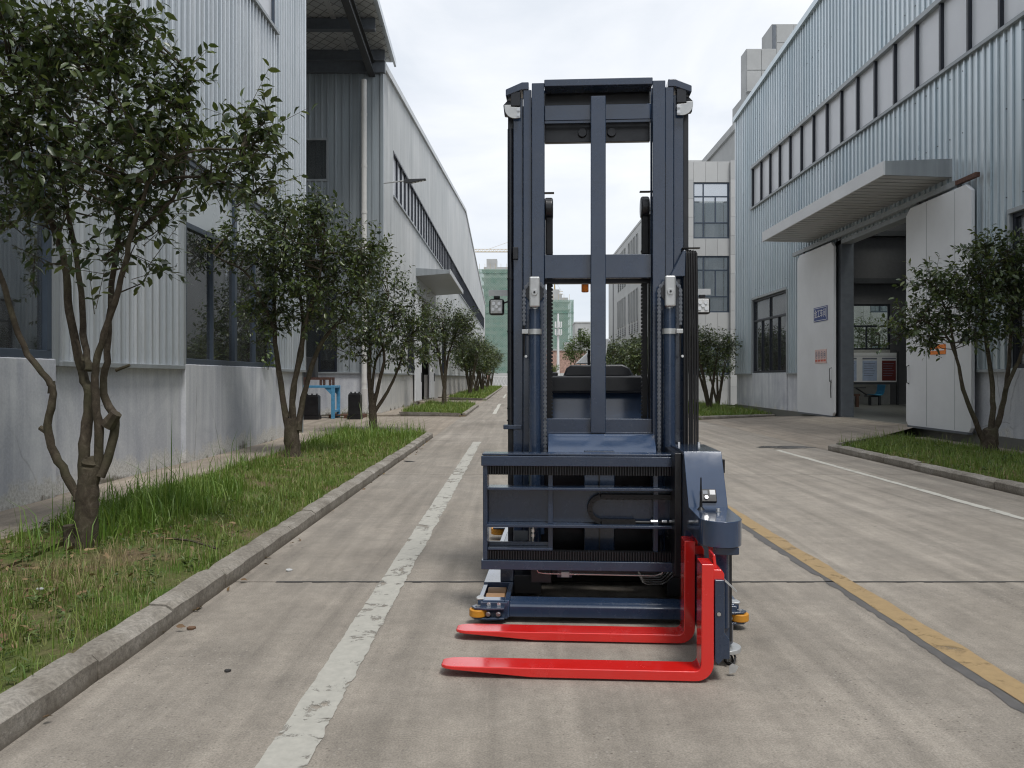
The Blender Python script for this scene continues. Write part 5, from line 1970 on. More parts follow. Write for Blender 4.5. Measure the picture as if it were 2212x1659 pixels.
# tree in the right foreground bed
y = 14.5
tree('osmanthus_tree', 'three-stemmed osmanthus tree in the right bed before the open sliding door', (px(2135, 975, y).x, y, 0.09),
     [S(y, [(2135, 980), (2138, 950), (2140, 925)], 0.16, 0.12),
      S(y, [(2125, 955), (2105, 905), (2080, 840), (2068, 780), (2040, 720), (1990, 690)], 0.05, 0.012, -0.2),
      S(y, [(2137, 945), (2145, 880), (2140, 800), (2125, 700), (2120, 620), (2110, 560)], 0.055, 0.012, 0.2),
      S(y, [(2143, 950), (2165, 880), (2178, 800), (2185, 700), (2190, 600)], 0.06, 0.015, 0.3),
      S(y, [(2172, 840), (2200, 780), (2230, 700), (2260, 620)], 0.04, 0.012, -0.2), S(y, [(2065, 770), (2050, 690), (2030, 640), (2000, 600)], 0.025, 0.008, 0.2)],
     [Bl(y, 2130, 610, 85, 75, 0.8, 2.2), Bl(y, 2060, 630, 75, 55, 0.6, 1.5), Bl(y, 1985, 690, 65, 50, 0.5, 1.0), Bl(y, 2010, 610, 45, 30, 0.35, 0.5), Bl(y, 1945, 720, 35, 30, 0.3, 0.3),
      Bl(y, 2180, 570, 60, 60, 0.7, 1.5), Bl(y, 2230, 630, 70, 100, 0.8, 1.8), Bl(y, 2110, 530, 40, 30, 0.4, 0.4), Bl(y, 2090, 700, 80, 50, 0.6, 1.1), Bl(y, 2160, 700, 60, 50, 0.6, 0.8), Bl(y, 2020, 740, 40, 25, 0.3, 0.25)],
     620, 0.115, 'leaf', None, True, 31, 300, 0.12, 10)

# ------------------------------------------------------------------ small litter
def bit(x, y, z, sx, sy, label, mat, name, cat, rot=0.3):
    mb = MB()
    mb.prism([(-sx, -sy * .3), (-sx * .3, -sy), (sx * .7, -sy * .5), (sx, sy * .4), (sx * .1, sy), (-sx * .8, sy * .5)], 'z', 0, 0.008)
    o = mb.build(name, M[mat], None, loc=(x, y, z))
    o.rotation_euler = (0.05, 0.1, rot)
    tag(o, label, cat)


def litter(poly, n, seed, z, label):
    r = np.random.default_rng(seed)
    xs = [p[0] for p in poly]
    ys = [p[1] for p in poly]
    x, y = r.uniform(min(xs), max(xs), n * 2), r.uniform(min(ys), max(ys), n * 2)
    k = inside(poly, x, y)
    x, y = x[k][:n], y[k][:n]
    N = len(x)
    P = np.stack([x, y, z + r.random(N) * 0.03], 1)
    a = r.uniform(0, 2 * PI, N)
    o = leaves('leaf_litter', P, np.stack([np.cos(a), np.sin(a), r.normal(0, 0.25, N)], 1), np.array([0, 0, 1.0]) + r.normal(0, 0.35, (N, 3)), r.uniform(0.04, 0.085, N), r.uniform(0.02, 0.04, N), M['leaf_dead'], None, True)
    tag(o, label, 'leaves', kind='stuff')


mat_leafy('leaf_dead', [(0.1, (0.10, 0.055, 0.03)), (0.5, (0.20, 0.12, 0.06)), (0.9, (0.33, 0.24, 0.12))], 0.7, 0.1)
litter([(-2.5, 3.6), (-2.5, 7.4), (-4.2, 7.4), (-4.2, 3.6)], 260, 61, 0.12, 'dead brown leaves lying on the soil round the big multi-stem tree')
litter([(-2.3, 11.5), (-2.3, 15.5), (-4.2, 15.5), (-4.2, 11.5)], 150, 62, 0.12, 'dead brown leaves lying round the tree at the second hall window')
litter([(-2.0, 2.0), (-1.9, 2.0), (-1.9, 18), (-2.0, 18)], 40, 63, 0.004, 'dead leaves blown against the foot of the left kerb')
bit(-1.70, 5.98, 0.003, 0.025, 0.03, 'small pale pebble lying on the concrete beside the left kerb', 'wall_pale', 'pebble', 'stone')
bit(-1.87, 4.6, 0.003, 0.03, 0.025, 'curled brown leaf lying at the foot of the left kerb', 'litter_brown', 'fallen_leaf', 'leaf', 1.0)
bit(-1.42, 3.93, 0.003, 0.016, 0.012, 'tiny dark chip lying alone between left kerb and white line', 'sealant', 'stone_chip', 'stone')
bit(-1.83, 13.7, 0.003, 0.10, 0.04, 'dark scrap lying by the left kerb near the bed end', 'sealant', 'scrap', 'scrap', 0.1)
tag(MB().tube([(-2.95, 6.6, 0.13), (-2.6, 6.4, 0.14), (-2.3, 6.15, 0.13)], 0.009, 5).build('fallen_twig', M['bark']), 'dry twig lying in the grass right of the big tree', 'twig')
bit(-2.95, 4.95, 0.135, 0.022, 0.016, 'pale crumpled paper scrap in the dry grass', 'wall_pale', 'paper_scrap', 'paper')
pd = MB()
rp = random.Random(8)
pd.poly([(5.55 + 0.75 * math.cos(a) * rp.uniform(.6, 1.1), 16.55 + 0.35 * math.sin(a) * rp.uniform(.6, 1.1), 0.004) for a in [2 * PI * i / 26 for i in range(26)]])
tag(pd.build('puddle', M['wet_concrete']), 'dark wet patch on the concrete before the right bed corner', 'puddle')

# ------------------------------------------------------------------ the stacker truck
TR = empty('stacker_truck', (0.535, 4.70, 0.0), math.radians(-3.4))
tag(TR, 'dark blue three-way stacker truck with tall mast and red forks on the road', 'forklift')
TB, TG, TD, TK = M['truck_blue'], M['truck_blue_gloss'], M['truck_dark'], M['truck_black']
ZN, BS = M['zinc'], M['bright_steel']


def part(mb, name, mat, bevel=0.004, parent=None, smooth=False, seg=2):
    return mb.build(name, mat, parent or TR, bevel=bevel, smooth=smooth, seg=seg)


def bx_(x0, x1, y0, y1, z0, z1, name, mat, bevel=0.004, parent=None):
    return part(MB().box(x0, x1, y0, y1, z0, z1), name, mat, bevel, parent)


def bolt(c, axis, r=0.014, h=0.012, parent=None, mat=None):
    mb = MB()
    if axis == '-y':
        mb.cyl((c[0], c[1] - h, c[2]), r, h, 'y', 6)
        mb.cyl((c[0], c[1] - 0.003, c[2]), r * 1.45, 0.003, 'y', 12)
    else:
        mb.cyl((c[0], c[1], c[2]), r, h, 'z', 6)
        mb.cyl((c[0], c[1], c[2]), r * 1.45, 0.003, 'z', 12)
    return part(mb, 'bolt', mat or BS, 0, parent)


# --- forks
def fork(yc, label):
    w = 0.068
    st = []
    for (x, hw, zb, zt) in ((-0.852, 0.028, 0.042, 0.0535), (-0.845, 0.043, 0.040, 0.0545), (-0.825, 0.057, 0.039, 0.055), (-0.795, 0.066, 0.0375, 0.0555), (-0.75, w, 0.035, 0.056), (-0.41, w, 0.010, 0.056), (0.36, w, 0.008, 0.056)):
        st.append(((x, zt), (x, zb), hw))
    ri, ro = 0.030, 0.085
    for k in range(1, 8):
        a = PI / 2 * k / 8
        ci = (0.395 - ri, 0.056 + ri)
        co = (0.455 - ro, 0.008 + ro)
        st.append(((ci[0] + ri * math.sin(a), ci[1] - ri * math.cos(a)), (co[0] + ro * math.sin(a), co[1] - ro * math.cos(a)), w))
    st.append(((0.395, 0.10), (0.455, 0.10), w))
    st.append(((0.398, 0.565), (0.455, 0.565), w))
    mb = MB()
    for (i, o, hw) in st:
        mb.v += [(i[0], yc - hw, i[1]), (i[0], yc + hw, i[1]), (o[0], yc + hw, o[1]), (o[0], yc - hw, o[1])]
    for k in range(len(st) - 1):
        a = k * 4
        for j in range(4):
            q = (j + 1) % 4
            mb.f.append((a + j, a + 4 + j, a + 4 + q, a + q))
    mb.f.append((0, 1, 2, 3))
    e = (len(st) - 1) * 4
    mb.f.append((e + 3, e + 2, e + 1, e))
    bm = bmesh.new()
    f = part(mb, 'fork', M['fork_red'], 0.005, seg=3)
    bm.from_mesh(f.data)
    bmesh.ops.recalc_face_normals(bm, faces=bm.faces)
    bm.to_mesh(f.data)
    bm.free()
    f['label'] = label
    hk = MB()
    hk.prism([(0.455, 0.40), (0.49, 0.40), (0.508, 0.42), (0.508, 0.515), (0.495, 0.535), (0.455, 0.535)], 'y', yc - 0.045, yc + 0.06)
    part(hk, 'hook', M['fork_red'], 0.005, f)
    lat = MB().prism([(0.462, 0.535), (0.478, 0.535), (0.470, 0.60), (0.458, 0.60)], 'y', yc - 0.02, yc + 0.10)
    part(lat, 'latch', M['fork_red'], 0.003, f)
    bolt((0.478, yc - 0.062, 0.33), '-y', 0.010, 0.008, f)
    return f


fork(-0.83, 'near red fork with its tip pointing to the grass bed')
fork(-0.29, 'far red fork beside the front axle beam')

# --- fork carriage on the slewing column
fc = MB()
fc.prism([(0.459, 0.105), (0.475, 0.085), (0.500, 0.115), (0.530, 0.115), (0.530, 0.205), (0.505, 0.24), (0.505, 0.49), (0.459, 0.49)], 'y', -0.895, -0.16)
part(fc, 'fork_carriage', TB, 0.005)
lp = MB().prism([(0.505, 0.485), (0.56, 0.435), (0.563, 0.440), (0.507, 0.492)], 'y', -0.90, -0.84)
part(lp, 'latch_plate', ZN, 0.0)
col = MB()
hexp = [(0.497, -0.66), (0.562, -0.68), (0.577, -0.66), (0.577, -0.52), (0.562, -0.50), (0.497, -0.52)]
col.prism(hexp, 'z', 0.19, 0.60)
part(col, 'slewing_column', TB, 0.006)
bx_(0.578, 0.590, -0.65, -0.53, 0.12, 0.60, 'guide_strip', TD, 0.002)
part(MB().cyl((0.532, -0.59, 0.10), 0.075, 0.10, 'z', 28), 'column_collar', TB, 0.006)
part(MB().cyl((0.560, -0.60, 0.062), 0.085, 0.022, 'z', 28), 'foot_flange', ZN, 0.004)
bolt((0.552, -0.667, 0.135), '-y', 0.012, 0.012)
part(MB().prism([(0.49, -0.69), (0.56, -0.705), (0.618, -0.69), (0.618, -0.45), (0.49, -0.45)], 'z', 0.565, 0.602), 'column_head', TB, 0.005)
hs = []
for k in range(15):
    a = PI * 2 * k / 14
    hs.append((0.575 + 0.02 * math.cos(a), -0.64 + 0.012 * math.sin(a * 2), 0.028 + 0.024 * math.sin(a)))
part(MB().tube(hs, 0.0055, 7), 'hose_loop', M['rubber_hose'], 0, smooth=True)
hs = [(0.60, -0.62, 0.065), (0.605, -0.66, 0.045), (0.59, -0.69, 0.022), (0.565, -0.68, 0.028), (0.553, -0.64, 0.06)]
part(MB().tube(hs, 0.0055, 7), 'hose_loop', M['rubber_hose'], 0, smooth=True)
part(MB().prism([(0.545, 0.012), (0.575, 0.02), (0.59, 0.05), (0.56, 0.062), (0.545, 0.05)], 'y', -0.80, -0.795), 'guard_plate', ZN, 0.0)

# --- slewing head cover
HX0, HX1 = 0.432, 0.646
hd = MB().prism([(0.462, 1.02), (-0.094, 1.025), (-0.275, 0.735), (-0.275, 0.60), (-0.14, 0.585), (-0.10, 0.28), (0.462, 0.28)], 'x', HX0, HX1)
head = part(hd, 'head_cover', TG, 0.003)
pl_ = [(HX0, -0.276), (HX0, -0.52)]
cx_, cr_ = (HX0 + HX1) / 2, (HX1 - HX0) / 2
pl_ = [(HX0, -0.272)] + [(HX0, -0.58)]
for k in range(1, 20):
    a = PI + PI * k / 20
    pl_.append((cx_ + cr_ * math.cos(a), -0.60 + (cr_ + 0.02) * math.sin(a)))
pl_ += [(HX1, -0.58), (HX1, -0.272)]
part(MB().prism(pl_, 'z', 0.605, 0.735), 'head_nose', TG, 0.003)
bx_(0.390, 0.431, -0.03, 0.455, 0.29, 1.008, 'head_side_plate', TD, 0.004, head)
for (x, y_) in ((0.475, 0.40), (0.60, 0.40)):
    bolt((x, y_, 1.018), 'z', 0.011, 0.022, head)
bolt((0.565, -0.42, 0.735), 'z', 0.010, 0.018, head)
bx_(HX1, HX1 + 0.022, -0.085, -0.055, 0.90, 0.98, 'side_handle', TK, 0.004, head)
ant = MB()
ant.cyl((0.485, -0.36, 0.735), 0.021, 0.014, 'z', 18, 0.010)
ant.cyl((0.485, -0.36, 0.749), 0.0085, 0.045, 'z', 12, 0.0065)
ant.cyl((0.485, -0.36, 0.794), 0.0058, 0.115, 'z', 12, 0.0035)
part(ant, 'antenna', TK, 0, smooth=True)
kb = MB()
kb.box(-0.042, 0.042, -0.022, 0.0, 0.0, 0.075)
kbo = kb.build('control_box', TK, TR, bevel=0.004)
kbo.location = (0.545, -0.262, 0.755)
kbo.rotation_euler = (math.radians(-32), 0, 0)
for (a, b, c, d, mm, nm) in ((-0.032, -0.006, 0.045, 0.066, 'steel_grey', 'display'), (0.006, 0.036, 0.042, 0.070, 'sign_white', 'sticker')):
    q = MB().box(a, b, -0.0235, -0.022, c, d).build(nm, M[mm], kbo)
q = MB().cyl((-0.015, -0.030, 0.024), 0.010, 0.008, 'y', 14).build('key_switch', BS, kbo)

# --- traverse frame with racks
cy = 0.10
bx_(-0.755, 0.47, cy, cy + 0.10, 0.912, 0.973, 'top_rail', TB, 0.004)
bx_(-0.750, 0.47, cy + 0.012, cy + 0.14, 0.976, 0.987, 'top_plate', TB, 0.003)
bx_(-0.755, 0.47, cy, cy + 0.10, 0.284, 0.340, 'bottom_rail', TB, 0.004)
for (za, zb) in ((0.856, 0.911), (0.341, 0.396)):
    rk = bx_(-0.735, 0.44, cy + 0.035, cy + 0.07, za, zb, 'gear_rack', TK, 0.0)
    tooth = MB().prism([(-0.0060, 0.0), (-0.0030, -0.021), (0.0030, -0.021), (0.0060, 0.0)], 'z', za + 0.002, zb - 0.001).mesh('tooth')
    tooth.materials.append(M['truck_dark'])
    for i in range(75):
        inst(tooth, 'tooth', rk, (-0.73 + i * 0.0157, cy + 0.0352, 0))
# end frame, stiffeners
bx_(-0.745, -0.718, cy + 0.01, cy + 0.13, 0.34, 0.911, 'end_plate', TB, 0.003)
bx_(-0.736, -0.728, cy + 0.0, cy + 0.009, 0.55, 0.86, 'edge_strip', TB, 0.0)
# middle beam: flanges and web
bx_(-0.718, 0.47, cy - 0.01, cy + 0.12, 0.768, 0.784, 'beam_flange', TB, 0.003)
bx_(-0.718, 0.47, cy - 0.02, cy + 0.12, 0.545, 0.562, 'beam_flange', TB, 0.003)
bx_(-0.718, 0.47, cy + 0.085, cy + 0.10, 0.562, 0.768, 'beam_web', TB, 0.002)
for x in (-0.335, 0.30):
    bx_(x - 0.015, x + 0.015, cy + 0.03, cy + 0.084, 0.562, 0.768, 'stiffener', TB, 0.002)
    bx_(x - 0.014, x + 0.014, cy + 0.04, cy + 0.13, 0.784, 0.856, 'stiffener', TB, 0.002)
    bx_(x - 0.014, x + 0.014, cy + 0.04, cy + 0.13, 0.396, 0.545, 'stiffener', TB, 0.002)
bx_(-0.718, -0.321, cy + 0.02, cy + 0.14, 0.398, 0.412, 'lower_flange', TB, 0.003)
bx_(-0.718, -0.345, cy + 0.10, cy + 0.115, 0.412, 0.435, 'lower_flange', TB, 0.002)
# cable chain
cc = part(MB().box(-0.02, 0.44, cy + 0.03, cy + 0.07, 0.710, 0.713), 'cable_chain', TK, 0)
lk = MB()
lk.box(-0.017, 0.017, 0.0, 0.055, -0.013, 0.013)
lk.prism([(-0.017, -0.013), (-0.010, 0.0165), (0.014, 0.0165), (0.017, 0.013)], 'y', -0.002, 0.0)
lkm = lk.mesh('chain_link')
lkm.materials.append(TK)
path = []
R_ = 0.077
zc_ = 0.652
for i in range(14):
    path.append((0.43 - i * 0.034, zc_ + R_, PI))
for k in range(1, 8):
    a = PI / 2 + PI * k / 8
    path.append((-0.02 + R_ * math.cos(a), zc_ + R_ * math.sin(a), a + PI / 2))
for i in range(6):
    path.append((-0.01 + i * 0.034, zc_ - R_, 0))
for (x, z, a) in path:
    inst(lkm, 'chain_link', cc, (x, cy + 0.02, z), (0, -a, 0))
# fittings along the beam
ft = MB().tube([(0.14, cy + 0.045, 0.572), (0.45, cy + 0.045, 0.572)], 0.010, 8)
part(ft, 'hose_line', M['rubber_hose'], 0, smooth=True)
for (a, b) in ((0.27, 0.31), (0.335, 0.365), (0.38, 0.43)):
    part(MB().tube([(a, cy + 0.035, 0.580), (b, cy + 0.035, 0.580)], 0.010, 8), 'pipe_fitting', BS, 0, smooth=True)
for x in (-0.445, 0.40):
    ft = part(MB().tube([(x, cy + 0.16, 0.40), (x, cy + 0.16, 0.545)], 0.006, 8), 'hydraulic_fitting', BS, 0, smooth=True)
    for z in (0.455, 0.485, 0.52):
        part(MB().cyl((x, cy + 0.16, z), 0.014, 0.018, 'z', 6), 'nut', BS, 0, ft)
bx_(-0.57, -0.48, cy + 0.22, cy + 0.225, 0.415, 0.48, 'valve_plate', M['steel_grey'], 0.002)
# silver hydraulic lines below
part(MB().tube([(-0.43, 0.22, 0.28), (-0.41, 0.22, 0.242), (-0.36, 0.22, 0.236), (0.30, 0.22, 0.232), (0.345, 0.22, 0.245), (0.36, 0.22, 0.28)], 0.006, 8), 'hydraulic_line', BS, 0, smooth=True)
bx_(-0.27, -0.22, 0.205, 0.235, 0.217, 0.25, 'line_clamp', ZN, 0.002)
for k in range(4):
    o_ = k * 0.014
    part(MB().tube([(0.205 + o_ * .4, 0.30, 0.245 - o_ * .5), (0.215 + o_ * .5, 0.30, 0.215 - o_), (0.24 + o_ * .5, 0.30, 0.202 - o_), (0.34 + o_ * .4, 0.30, 0.202 - o_), (0.365 + o_ * .5, 0.30, 0.22 - o_), (0.40 + o_, 0.30, 0.27 - o_)], 0.005, 7), 'hydraulic_line', BS, 0, smooth=True)
bx_(-0.40, 0.42, 0.34, 0.62, 0.20, 0.30, 'sump_block', TD, 0.006)
bx_(-0.46, -0.33, 0.26, 0.40, 0.165, 0.29, 'sump_block', TD, 0.006)
bx_(-0.30, -0.20, 0.30, 0.45, 0.19, 0.30, 'sump_block', TB, 0.006)

# --- mast
_cm = {}


def chain_mesh(k):
    """one chain link: figure-of-eight plate with pin heads, lying in the xz plane"""
    if k not in _cm:
        mb = MB()
        r, p = (0.0118, 0.0131) if k == 0 else (0.0098, 0.0131)
        out = []
        for i in range(7):
            a = PI * i / 6
            out.append((r * math.cos(a), p + r * math.sin(a)))
        out.append((-r * 0.55, 0))
        for i in range(7):
            a = PI + PI * i / 6
            out.append((r * math.cos(a), -p + r * math.sin(a)))
        out.append((r * 0.55, 0))
        mb.prism(out, 'y', -0.004 if k == 0 else 0.0, 0.016)
        mb.cyl((0, -0.008, -p), 0.0048, 0.01, 'y', 8)
        me = mb.mesh('chain_link')
        me.materials.append(M['chain_steel'])
        _cm[k] = me
    return _cm[k]


def roller_mesh():
    if 'r' not in _cm:
        mb = MB().cyl((0, -0.012, 0), 0.0105, 0.024, 'y', 10)
        me = mb.mesh('roller')
        me.materials.append(M['truck_black'])
        _cm['r'] = me
    return _cm['r']


simple('chain_steel', (0.15, 0.16, 0.18), 0.32, 0.6, var=0.35, scale=40)
mx = -0.030
for s in (-1, 1):
    def X(a, b):
        return (mx + s * a, mx + s * b)
    # outer stage (channel), middle stage, inner stage
    for (nm, a, b, web, yf, yb, zt, zb) in (('outer_upright', 0.495, 0.558, 0.597, 0.56, 0.74, 3.300, 0.12), ('middle_upright', 0.437, 0.491, 0.497, 0.535, 0.70, 3.345, 0.28), ('inner_upright', 0.352, 0.434, 0.425, 0.505, 0.66, 3.378, 0.42)):
        mb = MB()
        x0, x1 = X(a, b)
        mb.box(x0, x1, yf, yf + 0.022, zb, zt)
        mb.box(x0, x1, yb - 0.022, yb, zb, zt)
        xa, xb = X(b - 0.002, b - 0.018) if nm != 'outer_upright' else X(b - 0.0, b - 0.016)
        mb.box(xa, xb, yf + 0.022, yb - 0.022, zb, zt)
        part(mb, nm, TB, 0.004)
    x0, x1 = X(0.562, 0.597)
    bx_(x0, x1, 0.60, 0.74, 0.12, 3.28, 'mast_side_bar', TD, 0.004)
    bx_(*X(0.558, 0.566), 0.585, 0.60, 0.5, 3.20, 'gap_strip', TK, 0.0)
    # shade in the gaps between stages painted as black strips, open at the top
    bx_(*X(0.4345, 0.4385), 0.52, 0.60, 0.6, 2.85, 'gap_strip', TK, 0.0)
    # caps and stop blocks on top
    cap = MB().prism([(X(0.455, 0)[0], 3.345), (X(0.455, 0)[0], 3.395), (X(0.50, 0)[0], 3.395), (X(0.607, 0)[0], 3.35), (X(0.607, 0)[0], 3.305), (X(0.50, 0)[0], 3.345)], 'y', 0.53, 0.72)
    cp = part(cap, 'mast_cap', TB, 0.005)
    bx_(*X(0.51, 0.575), 0.535, 0.60, 3.24, 3.335, 'stop_block', TD, 0.005)
    part(MB().prism([(X(0.56, 0)[0], 3.19), (X(0.62, 0)[0], 3.20), (X(0.628, 0)[0], 3.27), (X(0.60, 0)[0], 3.30), (X(0.56, 0)[0], 3.30)], 'y', 0.60, 0.64), 'stop_ear', TD, 0.004)
    qd = [(X(0.615, 0)[0], 3.245), (X(0.572, 0)[0], 3.245), (X(0.572, 0)[0], 3.232), (X(0.51, 0)[0], 3.228), (X(0.51, 0)[0], 3.158)]
    for k in range(7):
        a = PI / 2 * k / 6
        qd.append((X(0.545 + 0.07 * math.sin(a), 0)[0], 3.225 - 0.070 * math.cos(a)))
    qp = part(MB().prism(qd, 'y', 0.525, 0.533), 'cover_plate', ZN, 0.002)
    for z in (3.175, 3.21):
        bolt((X(0.522, 0)[0], 0.525, z), '-y', 0.008, 0.007, qp)
    # lift cylinder with sprocket head
    xc = mx + s * 0.412
    if s > 0: xc = mx + 0.452
    cl = part(MB().cyl((xc, 0.455, 0.28), 0.040, 1.61, 'z', 28), 'lift_cylinder', TB, 0, smooth=True)
    part(MB().cyl((xc, 0.455, 1.885), 0.022, 0.03, 'z', 16), 'rod_end', BS, 0, cl, True)
    hb = bx_(xc - 0.035, xc + 0.035, 0.395, 0.425, 1.90, 2.098, 'head_block', ZN, 0.012, None)
    part(MB().cyl((xc, 0.388, 1.995), 0.021, 0.010, 'y', 22), 'pin_cap', ZN, 0.002, hb)
    part(MB().cyl((xc, 0.384, 1.995), 0.007, 0.006, 'y', 10), 'grease_nipple', TK, 0, hb)
    wh = part(MB().cyl((xc, 0.43, 1.995), 0.062, 0.022, 'y', 28), 'sprocket', TD, 0.003)
    cb_ = part(MB().cyl((xc, 0.455, 1.728), 0.046, 0.034, 'z', 28), 'clamp_band', ZN, 0, smooth=True)
    bx_(xc + s * 0.04, xc + s * 0.082, 0.41, 0.46, 1.73, 1.758, 'clamp_ear', ZN, 0.003, cb_)
    # chains: runs and arc over the sprocket
    inner = xc - s * 0.068
    outer = xc + s * 0.068
    chn = part(MB().box(inner - 0.004, inner + 0.004, 0.438, 0.444, 0.98, 1.99), 'lift_chain', TK, 0)
    pts = []
    z = 0.99
    while z < 1.99:
        pts.append((inner, z, 0)); z += 0.0262
    for k in range(1, 8):
        a = PI * k / 8
        pts.append((xc - s * 0.068 * math.cos(a), 1.995 + 0.068 * math.sin(a), s * (a)))
    z = 1.99
    while z > 1.80:
        pts.append((outer, z, 0)); z -= 0.0262
    for k, (x, z, a) in enumerate(pts):
        inst(chain_mesh(k % 2), 'chain_link', chn, (x, 0.428, z), (0, a, 0))
    part(MB().tube([(outer, 0.44, 1.80), (outer, 0.44, 1.58)], 0.005, 6), 'chain_anchor', TK, 0, smooth=True)
    bolt((outer + 0.012, 0.43, 1.585), '-y', 0.006, 0.01)
    # rear free-lift chains with black rollers
    xr = mx + s * 0.325
    rc = bx_(xr - 0.016, xr + 0.016, 0.72, 0.75, 1.06, 2.40, 'free_lift_chain', TK, 0.0)
    for k in range(49):
        inst(roller_mesh(), 'roller', rc, (xr - s * 0.017, 0.735, 1.08 + k * 0.0255))
    bx_(xr - 0.006 + s * 0.03, xr + 0.006 + s * 0.03, 0.70, 0.78, 1.0, 2.55, 'chain_guard', TK, 0.002)
    part(MB().cyl((xr - 0.030, 0.735, 2.60), 0.075, 0.058, 'x', 28), 'chain_pulley', TD, 0.012)
    bx_(xr - 0.022, xr + 0.026, 0.70, 0.77, 2.28, 2.56, 'pulley_fork', TK, 0.008)
    bx_(xr - 0.035, xr + 0.035, 0.715, 0.755, 2.705, 2.711, 'pulley_guard', TK, 0.0)
# cross members and middle column of the inner stage
bx_(mx - 0.352, mx + 0.352, 0.50, 0.64, 3.352, 3.398, 'top_beam', TB, 0.005)
bx_(mx - 0.352, mx + 0.352, 0.60, 0.63, 3.160, 3.262, 'cross_plate', TG, 0.003)
bx_(mx - 0.352, mx + 0.352, 0.66, 0.70, 3.030, 3.397, 'back_beam', TD, 0.004)
bx_(mx - 0.352, mx + 0.352, 0.642, 0.66, 3.36, 3.396, 'back_beam', TD, 0.0)
bx_(mx - 0.352, mx + 0.352, 0.58, 0.60, 3.135, 3.150, 'edge_strip', TB, 0.0)
for x in (-0.10, 0.095):
    part(MB().cyl((mx + x, 0.64, 3.09), 0.030, 0.02, 'y', 20), 'bearing_cap', TD, 0.003)
bx_(mx - 0.049, mx + 0.049, 0.50, 0.56, 1.085, 3.285, 'centre_column', TB, 0.005)
bx_(mx - 0.352, mx + 0.352, 0.562, 0.61, 2.104, 2.260, 'cross_member', TB, 0.004)
bx_(mx - 0.352, mx + 0.352, 0.70, 0.75, 2.085, 2.125, 'rear_cross_member', TD, 0.003)
bx_(mx - 0.352, mx + 0.352, 0.54, 0.60, 1.080, 1.178, 'lower_cross_member', TB, 0.005)
# shiny sloping plate behind the top rail
sp = MB().prism([(0.50, 1.082), (0.475, 1.07), (0.36, 0.950), (0.36, 0.942), (0.50, 1.070)], 'x', mx - 0.325, mx + 0.362)
part(sp, 'sloping_plate', M['truck_blue_gloss'], 0.003)
bx_(mx - 0.335, mx + 0.37, 0.53, 0.545, 0.99, 1.09, 'plate_upstand', TB, 0.003)
# lower mast: centre box, added sheet that darkens the bays, tie plates
bx_(mx - 0.095, mx + 0.095, 0.34, 0.50, 0.30, 0.985, 'lift_carriage_post', TB, 0.005)
bx_(mx - 0.004, mx + 0.004, 0.330, 0.339, 0.31, 0.98, 'weld_seam', TD, 0.0)
bx_(mx - 0.43, mx + 0.43, 0.76, 0.80, 0.22, 1.06, 'dark_backing', TD, 0.004)
for z in (0.46, 0.50, 0.87):
    bx_(mx - 0.36, mx + 0.36, 0.60, 0.64, z, z + 0.012, 'tie_bar', TB, 0.0)
# bracket and clip on the left upright, tied cable sleeve
bx_(mx - 0.625, mx - 0.50, 0.555, 0.62, 1.105, 1.135, 'hose_bracket', TB, 0.005)
cs = part(MB().tube([(mx - 0.578, 0.575, 1.135), (mx - 0.578, 0.575, 1.22), (mx - 0.580, 0.575, 1.6), (mx - 0.580, 0.575, 3.1)], [0.019, 0.021, 0.018, 0.018], 10), 'cable_sleeve', TD, 0, smooth=True)
for z in (1.16, 1.24, 1.48, 1.75, 2.1):
    part(MB().cyl((mx - 0.579, 0.575, z), 0.023, 0.008, 'z', 12), 'cable_tie', TK, 0, cs)
part(MB().box(mx - 0.56, mx - 0.525, 0.535, 0.56, 2.23, 2.31), 'clip', TD, 0.004)
# hose bundle falling over the right side
for k in range(6):
    x = mx + 0.553 + k * 0.0155
    part(MB().tube([(x, 0.66, 1.9), (x, 0.64, 2.18), (x, 0.60, 2.262 - 0.004 * k), (x, 0.54, 2.282 - 0.003 * k), (x, 0.50, 2.25), (x, 0.485, 2.12), (x + 0.001 * k, 0.48, 1.6), (x + 0.002 * (k % 3), 0.48, 1.0), (x, 0.45, 0.75)], 0.0082, 8), 'hydraulic_hose', M['rubber_hose'], 0, smooth=True)
part(MB().prism([(mx + 0.46, 2.10), (mx + 0.555, 2.10), (mx + 0.56, 2.27), (mx + 0.545, 2.27)], 'y', 0.47, 0.50), 'hose_bracket', TB, 0.004)
bx_(mx + 0.545, mx + 0.66, 0.52, 0.56, 2.288, 2.294, 'hose_guard', TK, 0.0)

